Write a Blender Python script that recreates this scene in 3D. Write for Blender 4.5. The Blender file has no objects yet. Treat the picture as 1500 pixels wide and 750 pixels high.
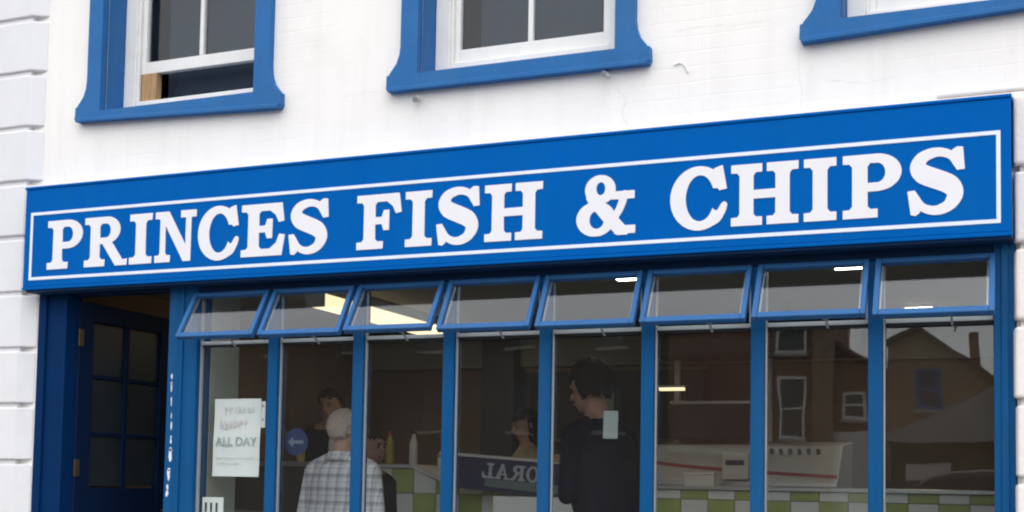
import bpy, bmesh, math, random
import numpy as np
from mathutils import Vector, Matrix, Euler, noise
R = math.radians
random.seed(7)
scene = bpy.context.scene
C = scene.collection

# ------------------------------------------------------------------ camera
cam_d = bpy.data.cameras.new('camera')
cam = bpy.data.objects.new('camera', cam_d); C.objects.link(cam)
cam_d.sensor_width = 36.0
cam_d.lens = 1850.0 / 1500.0 * 36.0
cam_d.shift_y = (600.0 - 375.0) / 1500.0
cam_d.clip_start = 0.05
cam_d.clip_end = 2000
# columns: camera right, camera up, camera back, in world axes (x along the shop, y into it, z up)
_rows = [[0.923484, -0.006842, -0.383576], [0.38323, 0.062489, 0.921537], [0.017664, -0.998022, 0.06033]]
m = Matrix(((_rows[0][0], -_rows[0][1], -_rows[0][2], 0.0),
            (_rows[1][0], -_rows[1][1], -_rows[1][2], -5.8),
            (_rows[2][0], -_rows[2][1], -_rows[2][2], 1.35),
            (0, 0, 0, 1)))
cam.matrix_world = m
scene.camera = cam

# ------------------------------------------------------------------ sky, sun, exposure
SUN_EL, SUN_AZ = 52.0, 20.0          # azimuth measured from the shop's outward normal, towards +x
world = bpy.data.worlds.new('World'); scene.world = world; world.use_nodes = True
wn = world.node_tree; wn.nodes.clear()
wo = wn.nodes.new('ShaderNodeOutputWorld'); wb = wn.nodes.new('ShaderNodeBackground')
ws = wn.nodes.new('ShaderNodeTexSky'); ws.sky_type = 'NISHITA'; ws.sun_disc = False
ws.sun_elevation = R(SUN_EL); ws.sun_rotation = R(180 - SUN_AZ)
ws.air_density = 1.0; ws.dust_density = 6.0; ws.ozone_density = 1.0
wh = wn.nodes.new('ShaderNodeHueSaturation'); wh.inputs['Saturation'].default_value = 0.22
wx = wn.nodes.new('ShaderNodeMix'); wx.data_type = 'RGBA'; wx.inputs[0].default_value = 0.8      # even cloud layer over the clear sky
wx.inputs[7].default_value = (6.75, 6.92, 7.4, 1)
wn.links.new(ws.outputs[0], wh.inputs['Color']); wn.links.new(wh.outputs[0], wx.inputs[6]); wn.links.new(wx.outputs[2], wb.inputs['Color'])
wn.links.new(wb.outputs[0], wo.inputs['Surface'])
wb.inputs['Strength'].default_value = 0.15
sun_d = bpy.data.lights.new('sun', 'SUN'); sun = bpy.data.objects.new('sun', sun_d); C.objects.link(sun)
sun_d.energy = 0.5; sun_d.angle = R(150); sun_d.color = (1.0, 0.97, 0.93)
_d = Vector((math.sin(R(SUN_AZ)) * math.cos(R(SUN_EL)), -math.cos(R(SUN_AZ)) * math.cos(R(SUN_EL)), math.sin(R(SUN_EL))))
sun.rotation_euler = _d.to_track_quat('Z', 'Y').to_euler()
scene.view_settings.view_transform = 'Standard'
scene.view_settings.look = 'None'
scene.view_settings.gamma = 1.0
scene.view_settings.use_curve_mapping = False
scene.view_settings.exposure = 0.86
scene.cycles.filter_width = 2.1

# ------------------------------------------------------------------ helpers
class MB:
    def __init__(s): s.v = []; s.f = []; s.mi = []
    def quad(s, a, b, c, d, mi=0):
        n = len(s.v); s.v += [a, b, c, d]; s.f.append((n, n+1, n+2, n+3)); s.mi.append(mi); return s
    def box(s, x0, x1, y0, y1, z0, z1, mi=0):
        n = len(s.v)
        s.v += [(x, y, z) for z in (z0, z1) for y in (y0, y1) for x in (x0, x1)]
        for f in ((0,2,3,1),(4,5,7,6),(0,1,5,4),(2,6,7,3),(0,4,6,2),(1,3,7,5)):
            s.f.append(tuple(n+i for i in f)); s.mi.append(mi)
        return s
    def prism(s, poly, y0, y1, mi=0):          # polygon in x,z pushed from y0 to y1
        n = len(s.v); k = len(poly)
        s.v += [(x, y0, z) for x, z in poly] + [(x, y1, z) for x, z in poly]
        s.f.append(tuple(range(n, n+k))); s.f.append(tuple(range(n+2*k-1, n+k-1, -1))); s.mi += [mi, mi]
        for i in range(k):
            j = (i+1) % k; s.f.append((n+i, n+k+i, n+k+j, n+j)); s.mi.append(mi)
        return s
    def prism_xy(s, poly, z0, z1, mi=0):
        n = len(s.v); k = len(poly)
        s.v += [(x, y, z0) for x, y in poly] + [(x, y, z1) for x, y in poly]
        s.f.append(tuple(range(n+k-1, n-1, -1))); s.f.append(tuple(range(n+k, n+2*k))); s.mi += [mi, mi]
        for i in range(k):
            j = (i+1) % k; s.f.append((n+i, n+j, n+k+j, n+k+i)); s.mi.append(mi)
        return s
    def prism_yz(s, poly, x0, x1, mi=0):
        n = len(s.v); k = len(poly)
        s.v += [(x0, y, z) for y, z in poly] + [(x1, y, z) for y, z in poly]
        s.f.append(tuple(range(n, n+k))); s.f.append(tuple(range(n+2*k-1, n+k-1, -1))); s.mi += [mi, mi]
        for i in range(k):
            j = (i+1) % k; s.f.append((n+i, n+k+i, n+k+j, n+j)); s.mi.append(mi)
        return s
    def tube(s, pts, rad, seg=10, mi=0):
        rings = []
        for i, p in enumerate(pts):
            p = Vector(p); a = Vector(pts[max(i-1, 0)]); b = Vector(pts[min(i+1, len(pts)-1)])
            t = (b-a).normalized(); u = t.orthogonal().normalized(); w = t.cross(u)
            r = rad[i] if isinstance(rad, (list, tuple)) else rad
            n = len(s.v); s.v += [tuple(p + r*(u*math.cos(2*math.pi*k/seg) + w*math.sin(2*math.pi*k/seg))) for k in range(seg)]
            rings.append(n)
        for a, b in zip(rings, rings[1:]):
            for k in range(seg):
                l = (k+1) % seg; s.f.append((a+k, a+l, b+l, b+k)); s.mi.append(mi)
        s.f.append(tuple(rings[0]+k for k in range(seg-1, -1, -1))); s.f.append(tuple(rings[-1]+k for k in range(seg))); s.mi += [mi, mi]
        return s
    def lathe(s, prof, seg=20, mi=0, cx=0, cy=0):          # profile of (radius, z)
        rings = []
        for r, z in prof:
            n = len(s.v); s.v += [(cx+r*math.cos(2*math.pi*k/seg), cy+r*math.sin(2*math.pi*k/seg), z) for k in range(seg)]; rings.append(n)
        for a, b in zip(rings, rings[1:]):
            for k in range(seg):
                l = (k+1) % seg; s.f.append((a+k, a+l, b+l, b+k)); s.mi.append(mi)
        s.f.append(tuple(rings[0]+k for k in range(seg-1, -1, -1))); s.f.append(tuple(rings[-1]+k for k in range(seg))); s.mi += [mi, mi]
        return s
    def ell(s, c, r, seg=16, rg=10, rot=None, mi=0):
        n0 = len(s.v); M3 = rot or Matrix.Identity(3)
        for i in range(rg+1):
            th = math.pi*i/rg
            for k in range(seg):
                ph = 2*math.pi*k/seg
                p = Vector((r[0]*math.sin(th)*math.cos(ph), r[1]*math.sin(th)*math.sin(ph), r[2]*math.cos(th)))
                s.v.append(tuple(M3 @ p + Vector(c)))
        for i in range(rg):
            for k in range(seg):
                l = (k+1) % seg
                s.f.append((n0+i*seg+k, n0+(i+1)*seg+k, n0+(i+1)*seg+l, n0+i*seg+l)); s.mi.append(mi)
        return s
    def mesh(s, name, mats):
        me = bpy.data.meshes.new(name); me.from_pydata(s.v, [], s.f)
        for mm in (mats if isinstance(mats, (list, tuple)) else [mats]): me.materials.append(mm)
        for p, i in zip(me.polygons, s.mi): p.material_index = i
        bm = bmesh.new(); bm.from_mesh(me); bmesh.ops.remove_doubles(bm, verts=bm.verts, dist=1e-6)
        bmesh.ops.recalc_face_normals(bm, faces=bm.faces); bm.to_mesh(me); bm.free()
        return me
    def build(s, name, mats, parent=None, bevel=0, smooth=False):
        return link(name, s.mesh(name, mats), parent, bevel, smooth)

def link(name, me, parent=None, bevel=0, smooth=False):
    o = bpy.data.objects.new(name, me); C.objects.link(o); o.parent = parent
    if bevel:
        b = o.modifiers.new('bevel', 'BEVEL'); b.width = bevel; b.segments = 2; b.limit_method = 'ANGLE'; b.angle_limit = R(40)
    if smooth:
        me.polygons.foreach_set('use_smooth', [True]*len(me.polygons))
    return o
def tag(o, label=None, cat=None, group=None, kind=None):
    if label: o['label'] = label
    if cat: o['category'] = cat
    if group: o['group'] = group
    if kind: o['kind'] = kind
    return o
def empty(name, loc=(0, 0, 0), parent=None, rot=(0, 0, 0)):
    o = bpy.data.objects.new(name, None); C.objects.link(o); o.location = loc; o.rotation_euler = rot; o.parent = parent
    o.empty_display_size = 0.1
    return o
def rough_mesh(me, amp, scale):          # slight unevenness of hand-made surfaces
    for v in me.vertices:
        n = noise.noise_vector(v.co*scale)
        v.co += n*amp

# ------------------------------------------------------------------ materials
def nodes(name):
    mt = bpy.data.materials.new(name); mt.use_nodes = True
    nt = mt.node_tree; return mt, nt, nt.nodes['Principled BSDF']
def N(nt, kind, **kw):
    n = nt.nodes.new(kind)
    for k, v in kw.items(): setattr(n, k, v)
    return n
def paint(name, col, rough=0.5, var=0.10, scale=6.0, bump=0.0, bscale=60.0, spec=0.5, tint=None, metal=0.0, dirt=None, dirt_amt=0.0, stretch=(1, 1, 1), coat=0.0, streak=0.0):
    mt, nt, b = nodes(name)
    tc = N(nt, 'ShaderNodeTexCoord'); mp = N(nt, 'ShaderNodeMapping'); mp.inputs['Scale'].default_value = stretch
    geo = N(nt, 'ShaderNodeNewGeometry')
    nt.links.new(geo.outputs['Position'], mp.inputs['Vector'])
    nz = N(nt, 'ShaderNodeTexNoise'); nz.inputs['Scale'].default_value = scale; nz.inputs['Detail'].default_value = 6; nz.inputs['Roughness'].default_value = 0.6
    nt.links.new(mp.outputs[0], nz.inputs['Vector'])
    cr = N(nt, 'ShaderNodeValToRGB')
    t = tint or col
    cr.color_ramp.elements[0].position = 0.25; cr.color_ramp.elements[1].position = 0.75
    cr.color_ramp.elements[0].color = tuple(max(0, c*(1-var)) for c in col)+(1,)
    cr.color_ramp.elements[1].color = tuple(min(1, c*(1+var)) for c in t)+(1,)
    nt.links.new(nz.outputs['Fac'], cr.inputs[0])
    out = cr.outputs[0]
    if dirt:
        n2 = N(nt, 'ShaderNodeTexNoise'); n2.inputs['Scale'].default_value = 2.3; n2.inputs['Detail'].default_value = 9; n2.inputs['Roughness'].default_value = 0.7
        nt.links.new(mp.outputs[0], n2.inputs['Vector'])
        r2 = N(nt, 'ShaderNodeValToRGB'); r2.color_ramp.elements[0].position = 0.52; r2.color_ramp.elements[1].position = 0.78
        nt.links.new(n2.outputs['Fac'], r2.inputs[0])
        mu = N(nt, 'ShaderNodeMath', operation='MULTIPLY'); mu.inputs[1].default_value = dirt_amt
        nt.links.new(r2.outputs[0], mu.inputs[0])
        mx = N(nt, 'ShaderNodeMix', data_type='RGBA'); mx.inputs[7].default_value = tuple(dirt)+(1,)
        nt.links.new(mu.outputs[0], mx.inputs[0]); nt.links.new(out, mx.inputs[6]); out = mx.outputs[2]
    if streak:
        m3 = N(nt, 'ShaderNodeMapping'); m3.inputs['Scale'].default_value = (9, 9, 0.55); nt.links.new(geo.outputs['Position'], m3.inputs['Vector'])
        n4 = N(nt, 'ShaderNodeTexNoise'); n4.inputs['Scale'].default_value = 1.0; n4.inputs['Detail'].default_value = 7; n4.inputs['Roughness'].default_value = 0.62; nt.links.new(m3.outputs[0], n4.inputs['Vector'])
        r4 = N(nt, 'ShaderNodeMapRange'); r4.inputs[1].default_value = 0.48; r4.inputs[2].default_value = 0.75; r4.inputs[3].default_value = 0; r4.inputs[4].default_value = streak; nt.links.new(n4.outputs['Fac'], r4.inputs[0])
        x4 = N(nt, 'ShaderNodeMix', data_type='RGBA'); x4.inputs[7].default_value = tuple(dirt)+(1,)
        nt.links.new(r4.outputs[0], x4.inputs[0]); nt.links.new(out, x4.inputs[6]); out = x4.outputs[2]
    nt.links.new(out, b.inputs['Base Color'])
    b.inputs['Roughness'].default_value = rough; b.inputs['Metallic'].default_value = metal
    b.inputs['Specular IOR Level'].default_value = spec
    b.inputs['Coat Weight'].default_value = coat
    rr = N(nt, 'ShaderNodeMapRange'); rr.inputs[3].default_value = max(0.02, rough-0.08); rr.inputs[4].default_value = min(1, rough+0.12)
    nt.links.new(nz.outputs['Fac'], rr.inputs[0]); nt.links.new(rr.outputs[0], b.inputs['Roughness'])
    if bump:
        n3 = N(nt, 'ShaderNodeTexNoise'); n3.inputs['Scale'].default_value = bscale; n3.inputs['Detail'].default_value = 5
        nt.links.new(mp.outputs[0], n3.inputs['Vector'])
        bp = N(nt, 'ShaderNodeBump'); bp.inputs['Strength'].default_value = bump; bp.inputs['Distance'].default_value = 0.01
        nt.links.new(n3.outputs['Fac'], bp.inputs['Height']); nt.links.new(bp.outputs[0], b.inputs['Normal'])
    return mt
def glass(name, tint=(0.93, 0.95, 0.94), wav=0.011, mult=1.3, ws=3.0, dust=0.0055):
    mt, nt, b = nodes(name); nt.nodes.remove(b); out = nt.nodes['Material Output']
    tr = N(nt, 'ShaderNodeBsdfTransparent'); tr.inputs[0].default_value = tint+(1,)
    gl = N(nt, 'ShaderNodeBsdfGlossy'); gl.inputs['Roughness'].default_value = 0.01
    lw = N(nt, 'ShaderNodeLayerWeight'); lw.inputs['Blend'].default_value = 0.5
    pw = N(nt, 'ShaderNodeMath', operation='POWER'); pw.inputs[1].default_value = 5.0
    ml = N(nt, 'ShaderNodeMath', operation='MULTIPLY_ADD'); ml.inputs[1].default_value = 0.96*mult; ml.inputs[2].default_value = 0.042*mult
    nt.links.new(lw.outputs['Facing'], pw.inputs[0]); nt.links.new(pw.outputs[0], ml.inputs[0])
    geo = N(nt, 'ShaderNodeNewGeometry')
    nz = N(nt, 'ShaderNodeTexNoise'); nz.inputs['Scale'].default_value = ws; nz.inputs['Detail'].default_value = 1
    nt.links.new(geo.outputs['Position'], nz.inputs['Vector'])
    bp = N(nt, 'ShaderNodeBump'); bp.inputs['Strength'].default_value = wav; bp.inputs['Distance'].default_value = 0.05
    nt.links.new(nz.outputs['Fac'], bp.inputs['Height']); nt.links.new(bp.outputs[0], gl.inputs['Normal'])
    mx = N(nt, 'ShaderNodeMixShader'); nt.links.new(ml.outputs[0], mx.inputs[0]); nt.links.new(tr.outputs[0], mx.inputs[1]); nt.links.new(gl.outputs[0], mx.inputs[2])
    # film of salt and dust on the pane, uneven
    df = N(nt, 'ShaderNodeBsdfDiffuse'); df.inputs[0].default_value = (0.62, 0.60, 0.55, 1)
    nd = N(nt, 'ShaderNodeTexNoise'); nd.inputs['Scale'].default_value = 2.6; nd.inputs['Detail'].default_value = 7; nd.inputs['Roughness'].default_value = 0.65
    nt.links.new(geo.outputs['Position'], nd.inputs['Vector'])
    md = N(nt, 'ShaderNodeMapRange'); md.inputs[1].default_value = 0.3; md.inputs[2].default_value = 0.75; md.inputs[3].default_value = dust*0.6; md.inputs[4].default_value = dust*1.5
    nt.links.new(nd.outputs['Fac'], md.inputs[0])
    m2 = N(nt, 'ShaderNodeMixShader'); nt.links.new(md.outputs[0], m2.inputs[0]); nt.links.new(mx.outputs[0], m2.inputs[1]); nt.links.new(df.outputs[0], m2.inputs[2])
    nt.links.new(m2.outputs[0], out.inputs['Surface'])
    return mt
def emit(name, col, st):
    mt, nt, b = nodes(name); b.inputs['Base Color'].default_value = (0.8, 0.8, 0.75, 1)
    b.inputs['Emission Color'].default_value = col+(1,); b.inputs['Emission Strength'].default_value = st
    return mt
M = {}
M['wall'] = paint('white_render', (0.83, 0.805, 0.77), 0.75, 0.025, 2.0, 0.10, 28, 0.3, dirt=(0.60, 0.58, 0.54), dirt_amt=0.22, streak=0.22)
def brick_relief(mt):
    nt = mt.node_tree; b = nt.nodes['Principled BSDF']
    old = b.inputs['Normal'].links[0].from_node
    geo = N(nt, 'ShaderNodeNewGeometry'); sp = N(nt, 'ShaderNodeSeparateXYZ'); cm = N(nt, 'ShaderNodeCombineXYZ')
    nt.links.new(geo.outputs['Position'], sp.inputs[0]); nt.links.new(sp.outputs[0], cm.inputs[0]); nt.links.new(sp.outputs[2], cm.inputs[1])
    wn_ = N(nt, 'ShaderNodeTexNoise'); wn_.inputs['Scale'].default_value = 5; nt.links.new(geo.outputs['Position'], wn_.inputs['Vector'])
    ad = N(nt, 'ShaderNodeVectorMath', operation='MULTIPLY_ADD'); ad.inputs[1].default_value = (0.012, 0.012, 0); nt.links.new(wn_.outputs['Color'], ad.inputs[0]); nt.links.new(cm.outputs[0], ad.inputs[2])
    br = N(nt, 'ShaderNodeTexBrick'); br.inputs['Scale'].default_value = 1.0; br.inputs['Brick Width'].default_value = 0.225; br.inputs['Row Height'].default_value = 0.075; br.inputs['Mortar Size'].default_value = 0.006; br.inputs['Mortar Smooth'].default_value = 1.0
    nt.links.new(ad.outputs[0], br.inputs['Vector'])
    n5 = N(nt, 'ShaderNodeTexNoise'); n5.inputs['Scale'].default_value = 1.1; n5.inputs['Detail'].default_value = 4; nt.links.new(geo.outputs['Position'], n5.inputs['Vector'])
    mr = N(nt, 'ShaderNodeMapRange'); mr.inputs[1].default_value = 0.42; mr.inputs[2].default_value = 0.7; nt.links.new(n5.outputs['Fac'], mr.inputs[0])
    mu = N(nt, 'ShaderNodeMath', operation='MULTIPLY'); nt.links.new(br.outputs['Fac'], mu.inputs[0]); nt.links.new(mr.outputs[0], mu.inputs[1])
    bp = N(nt, 'ShaderNodeBump'); bp.invert = True; bp.inputs['Strength'].default_value = 0.16; bp.inputs['Distance'].default_value = 0.006
    nt.links.new(mu.outputs[0], bp.inputs['Height']); nt.links.new(old.outputs[0], bp.inputs['Normal']); nt.links.new(bp.outputs[0], b.inputs['Normal'])
brick_relief(M['wall'])
M['quoin'] = paint('quoin_paint', (0.70, 0.70, 0.705), 0.7, 0.04, 5.0, 0.10, 30, 0.3, dirt=(0.50, 0.49, 0.47), dirt_amt=0.25)
M['quoin_warm'] = paint('quoin_paint_warm', (0.80, 0.745, 0.70), 0.7, 0.035, 5.0, 0.3, 45, 0.3, dirt=(0.5, 0.45, 0.40), dirt_amt=0.25)
M['sign'] = paint('sign_blue', (0.0006, 0.098, 0.375), 0.6, 0.05, 3.0, 0.04, 14, 0.02, dirt=(0.004, 0.112, 0.34), dirt_amt=0.45, streak=0.5)
M['letter'] = paint('letter_white', (0.74, 0.735, 0.755), 0.5, 0.03, 9.0, 0, 1, 0.3)
M['line'] = paint('line_white', (0.70, 0.76, 0.82), 0.5, 0.05, 9.0, 0, 1, 0.3)
M['blue'] = paint('window_blue', (0.020, 0.125, 0.335), 0.5, 0.09, 7.0, 0.12, 70, 0.15, dirt=(0.055, 0.15, 0.28), dirt_amt=0.35, streak=0.3)
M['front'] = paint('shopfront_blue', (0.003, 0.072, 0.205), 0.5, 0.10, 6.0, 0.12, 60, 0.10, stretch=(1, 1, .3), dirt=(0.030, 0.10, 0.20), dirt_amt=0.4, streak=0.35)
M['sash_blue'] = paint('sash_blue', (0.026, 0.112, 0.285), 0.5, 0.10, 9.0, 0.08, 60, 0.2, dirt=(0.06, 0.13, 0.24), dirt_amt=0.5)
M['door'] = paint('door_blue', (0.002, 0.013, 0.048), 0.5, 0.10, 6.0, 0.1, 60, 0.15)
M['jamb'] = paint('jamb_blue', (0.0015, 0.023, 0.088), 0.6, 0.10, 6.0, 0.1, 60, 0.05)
M['soffit_shade'] = paint('soffit_shade_navy', (0.005, 0.028, 0.085), 0.6, 0.10, 6.0, 0.1, 60, 0.15)  # blue darkened to carry the deep shade under the sign
M['white'] = paint('white_gloss', (0.76, 0.75, 0.72), 0.35, 0.04, 12, 0.1, 50, 0.4, dirt=(0.50, 0.47, 0.40), dirt_amt=0.35)
M['silver'] = paint('aluminium', (0.33, 0.35, 0.36), 0.4, 0.08, 15, 0, 1, 0.5, metal=0.35)
M['dark'] = paint('black_seal', (0.012, 0.013, 0.015), 0.6, 0.1, 20)
M['brass'] = paint('old_brass', (0.14, 0.10, 0.055), 0.4, 0.25, 40, metal=0.7)
M['primer'] = paint('bare_primer', (0.66, 0.72, 0.80), 0.8, 0.12, 60)
M['wood'] = paint('raw_wood', (0.42, 0.26, 0.13), 0.7, 0.35, 9, 0.3, 60, 0.2, stretch=(8, 8, 1))
M['glass'] = glass('shop_glass')
M['glass_top'] = glass('casement_glass', (0.90, 0.92, 0.92), 0.006, 1.4, dust=0.004)
M['glass_old'] = glass('old_glass', (0.88, 0.9, 0.9), 0.03, 0.66, dust=0.004)
M['ceil'] = paint('shop_ceiling', (0.30, 0.28, 0.22), 0.8, 0.08, 2)
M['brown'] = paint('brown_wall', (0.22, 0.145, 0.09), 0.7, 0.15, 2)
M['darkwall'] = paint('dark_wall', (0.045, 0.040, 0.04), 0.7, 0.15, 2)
M['greywall'] = paint('grey_green_wall', (0.42, 0.44, 0.38), 0.7, 0.08, 3)
M['floor'] = paint('shop_floor', (0.16, 0.13, 0.11), 0.5, 0.15, 4)
M['tile_w'] = paint('tile_white', (0.72, 0.74, 0.72), 0.2, 0.04, 12, 0, 1, 0.5)
M['tile_g'] = paint('tile_green', (0.36, 0.44, 0.14), 0.2, 0.12, 12, 0, 1, 0.5)
M['grout'] = paint('grout', (0.28, 0.28, 0.25), 0.8, 0.1, 30)
M['steel'] = paint('brushed_steel', (0.5, 0.5, 0.5), 0.3, 0.08, 20, metal=0.8, stretch=(1, 1, 12))
M['enamel'] = paint('white_enamel', (0.62, 0.60, 0.58), 0.3, 0.05, 8)
M['pink'] = paint('red_stripe', (0.40, 0.10, 0.12), 0.4, 0.1, 8)
M['navy'] = paint('navy_panel', (0.010, 0.014, 0.06), 0.4, 0.2, 6)
M['bluesign'] = paint('road_sign_blue', (0.005, 0.018, 0.080), 0.4, 0.08, 10)
M['till'] = paint('till_grey', (0.13, 0.16, 0.17), 0.5, 0.1, 10)
M['black'] = paint('black_plastic', (0.015, 0.015, 0.017), 0.4, 0.1, 10)
M['paper'] = paint('paper', (0.86, 0.86, 0.86), 0.8, 0.03, 7)
M['ink'] = paint('black_ink', (0.02, 0.02, 0.025), 0.7, 0.1, 20)
M['green_ink'] = paint('grey_green_ink', (0.40, 0.47, 0.45), 0.8, 0.3, 25)
M['pink_ink'] = paint('faded_pink_ink', (0.76, 0.66, 0.68), 0.8, 0.1, 25)
M['grey_ink'] = paint('faded_grey_ink', (0.68, 0.67, 0.70), 0.8, 0.1, 25)
M['yellow'] = paint('yellow_plastic', (0.36, 0.27, 0.05), 0.4, 0.08, 20)
M['redp'] = paint('red_plastic', (0.5, 0.03, 0.02), 0.4, 0.08, 20)
M['lamp'] = emit('tube_light', (1.0, 0.80, 0.48), 0.85)
M['lamp2'] = emit('panel_light', (1.0, 0.90, 0.72), 15.0)
M['asphalt'] = paint('asphalt', (0.05, 0.05, 0.052), 0.85, 0.2, 8, 0.5, 120)
M['paving'] = paint('paving_grey', (0.30, 0.29, 0.27), 0.8, 0.12, 2, 0.3, 80)
M['kerb'] = paint('kerb_stone', (0.34, 0.33, 0.31), 0.8, 0.1, 6, 0.3, 60)
M['brick'] = paint('red_brick', (0.20, 0.100, 0.065), 0.85, 0.25, 3, 0.3, 30)
M['tanbrick'] = paint('tan_brick', (0.27, 0.19, 0.115), 0.85, 0.2, 3, 0.3, 30)
M['roof'] = paint('roof_slate', (0.14, 0.085, 0.065), 0.8, 0.2, 4, 0.3, 20)
M['darkglass'] = paint('dark_pane', (0.03, 0.035, 0.04), 0.15, 0.2, 1)
M['greyroof'] = paint('grey_roof', (0.30, 0.30, 0.29), 0.8, 0.15, 2)
M['vanpaint'] = paint('dark_van_paint', (0.025, 0.027, 0.028), 0.3, 0.1, 3, coat=0.3)
M['tyre'] = paint('tyre', (0.02, 0.02, 0.02), 0.8, 0.1, 20)

# ------------------------------------------------------------------ ground and street
def sheet(name, x0, x1, y0, y1, z, mat, n=1):
    b = MB().quad((x0, y0, z), (x1, y0, z), (x1, y1, z), (x0, y1, z))
    return tag(b.build(name, mat), kind='structure')
sheet('ground', -300, 300, -300, 300, -0.30, M['asphalt'])
sheet('road', -120, 120, -46, -2.2, -0.29, M['asphalt'])
kb = MB().box(-120, 120, -2.2, -2.05, -0.30, -0.15)
tag(kb.build('kerb', M['kerb'], bevel=0.015), kind='structure')
tag(MB().box(-120, 120, -2.05, -0.02, -0.30, -0.152).build('pavement', M['paving']), kind='structure')
tag(MB().box(-120, 120, -52, -46, -0.30, -0.16).build('far_pavement', M['paving']), kind='structure')

# ------------------------------------------------------------------ shop building
shop = empty('shop_building')
tag(shop, 'white painted building with blue timber shopfront and blue framed sash windows above', 'building')
WINS = [(-5.035, -3.975, 3.492, 5.15), (-2.965, -1.888, 3.487, 5.15), (-0.817, 0.24, 3.500, 5.15)]
OPEN = [(-5.468, -0.075, -0.15, 2.46)] + WINS
def wall_mesh(x0, x1, z0, z1, y0, y1, holes):
    xs = sorted({x0, x1} | {h[0] for h in holes} | {h[1] for h in holes}); zs = sorted({z0, z1} | {h[2] for h in holes} | {h[3] for h in holes})
    b = MB()
    def solid(i, j):
        if i < 0 or j < 0 or i >= len(xs)-1 or j >= len(zs)-1: return False
        cx, cz = (xs[i]+xs[i+1])/2, (zs[j]+zs[j+1])/2
        return not any(h[0] < cx < h[1] and h[2] < cz < h[3] for h in holes)
    for i in range(len(xs)-1):
        for j in range(len(zs)-1):
            if not solid(i, j): continue
            a, c, d, e = xs[i], xs[i+1], zs[j], zs[j+1]
            b.quad((a, y0, d), (c, y0, d), (c, y0, e), (a, y0, e)); b.quad((a, y1, d), (a, y1, e), (c, y1, e), (c, y1, d))
            if not solid(i-1, j): b.quad((a, y0, d), (a, y0, e), (a, y1, e), (a, y1, d))
            if not solid(i+1, j): b.quad((c, y0, d), (c, y1, d), (c, y1, e), (c, y0, e))
            if not solid(i, j-1): b.quad((a, y0, d), (a, y1, d), (c, y1, d), (c, y0, d))
            if not solid(i, j+1): b.quad((a, y0, e), (c, y0, e), (c, y1, e), (a, y1, e))
    return b
wall_mesh(-8.5, 4.0, -0.15, 6.9, 0.0, 0.30, OPEN).build('wall', M['wall'], shop)
MB().box(-8.6, 4.1, -0.06, 0.40, 6.9, 7.0).build('coping', M['quoin'], shop, bevel=0.01)
MB().box(-8.5, 4.0, 0.30, 9.0, 6.6, 6.75).build('roof', M['roof'], shop)
MB().box(-8.5, -8.3, 0.30, 9.0, -0.15, 6.6).build('end_wall', M['wall'], shop)
MB().box(3.8, 4.0, 0.30, 9.0, -0.15, 6.6).build('end_wall', M['wall'], shop)
MB().box(-8.3, 3.8, 8.8, 9.0, -0.15, 6.6).build('rear_wall', M['wall'], shop)
MB().box(-8.3, 3.8, 0.30, 8.8, 2.95, 3.10).build('upper_floor', M['brown'], shop)
# rooms behind the upper windows, with a dark blue blind a little way in
for i, (a, c, d, e) in enumerate(WINS):
    MB().box(a-0.4, c+0.4, 2.6, 2.7, 3.1, 6.5).build('room_wall', M['greywall'], shop)

# quoins: left pilaster of chamfered blocks, right pier of warmer blocks
def quoin_block(x0, x1, z0, z1, cl, cr, proj, mat, depth=0.02):
    # plan polygon with chamfered ends
    poly = [(x0, 0.012), (x0 if not cl else x0, -0.004)]
    if cl: poly += [(x0+cl, -proj)]
    else: poly += [(x0, -proj)]
    if cr: poly += [(x1-cr, -proj), (x1, -0.004)]
    else: poly += [(x1, -proj)]
    poly += [(x1, 0.012)]
    b = MB().prism_xy(poly, z0, z1)
    me = b.mesh('quoin_block', mat)
    return me
z = 0.10; k = 0
Q0 = 0.108
while z < 6.8:
    z0 = Q0 + 0.3332*k - 0.333; z1 = z0 + 0.3332
    if z0 > 6.75: break
    j = 0.015 + random.uniform(-.002, .002)
    me = quoin_block(-6.15, -5.475+random.uniform(-.006, .006), max(z0, -0.15)+j, z1-j, 0, 0.085, 0.055+random.uniform(-.004, .004), M['quoin'])
    link('quoin_block', me, shop, bevel=0.016)
    z = z1; k += 1
MB().box(-6.14, -5.57, -0.038, 0.01, -0.15, 6.85).build('quoin_backing', M['quoin'], shop)
for k in range(10):
    z0 = 0.108 + 0.3332*(k-1) - 0.03; z1 = z0 + 0.3332
    if z0 > 2.9: break
    me = quoin_block(-0.088+random.uniform(-.005, .005), 0.60, max(z0, -0.15)+0.016, z1-0.016, 0.010, 0, 0.075+random.uniform(-.004, .004), M['quoin_warm'])
    link('quoin_block', me, shop, bevel=0.012)
MB().box(-0.06, 0.59, -0.030, 0.01, -0.15, 2.98).build('quoin_backing', M['quoin_warm'], shop)
# render fillet and capping along the top of the sign
b = MB()
for (xa, xb, za, zb, t) in ((-0.62, 3.9, 3.062, 3.085, 0.035), (-0.40, 3.9, 3.100, 3.118, 0.022)):
    b.box(xa, xb, -t, 0.004, za, zb)
b.build('capping_ledge', M['wall'], shop, bevel=0.006)
fil = MB(); n = 60
xs = [-5.47 + 5.38*i/n for i in range(n+1)]
for i in range(n):
    ha = 0.020+0.014*noise.noise(Vector((xs[i]*4, 0, 0))); hb = 0.020+0.014*noise.noise(Vector((xs[i+1]*4, 0, 0)))
    ya = -0.05-0.03*noise.noise(Vector((xs[i]*3, 5, 0))); yb = -0.05-0.03*noise.noise(Vector((xs[i+1]*3, 5, 0)))
    fil.quad((xs[i], ya, 3.052), (xs[i+1], yb, 3.052), (xs[i+1], 0.004, 3.06+hb), (xs[i], 0.004, 3.06+ha))
fil.build('mortar_fillet', M['wall'], shop)

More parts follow.
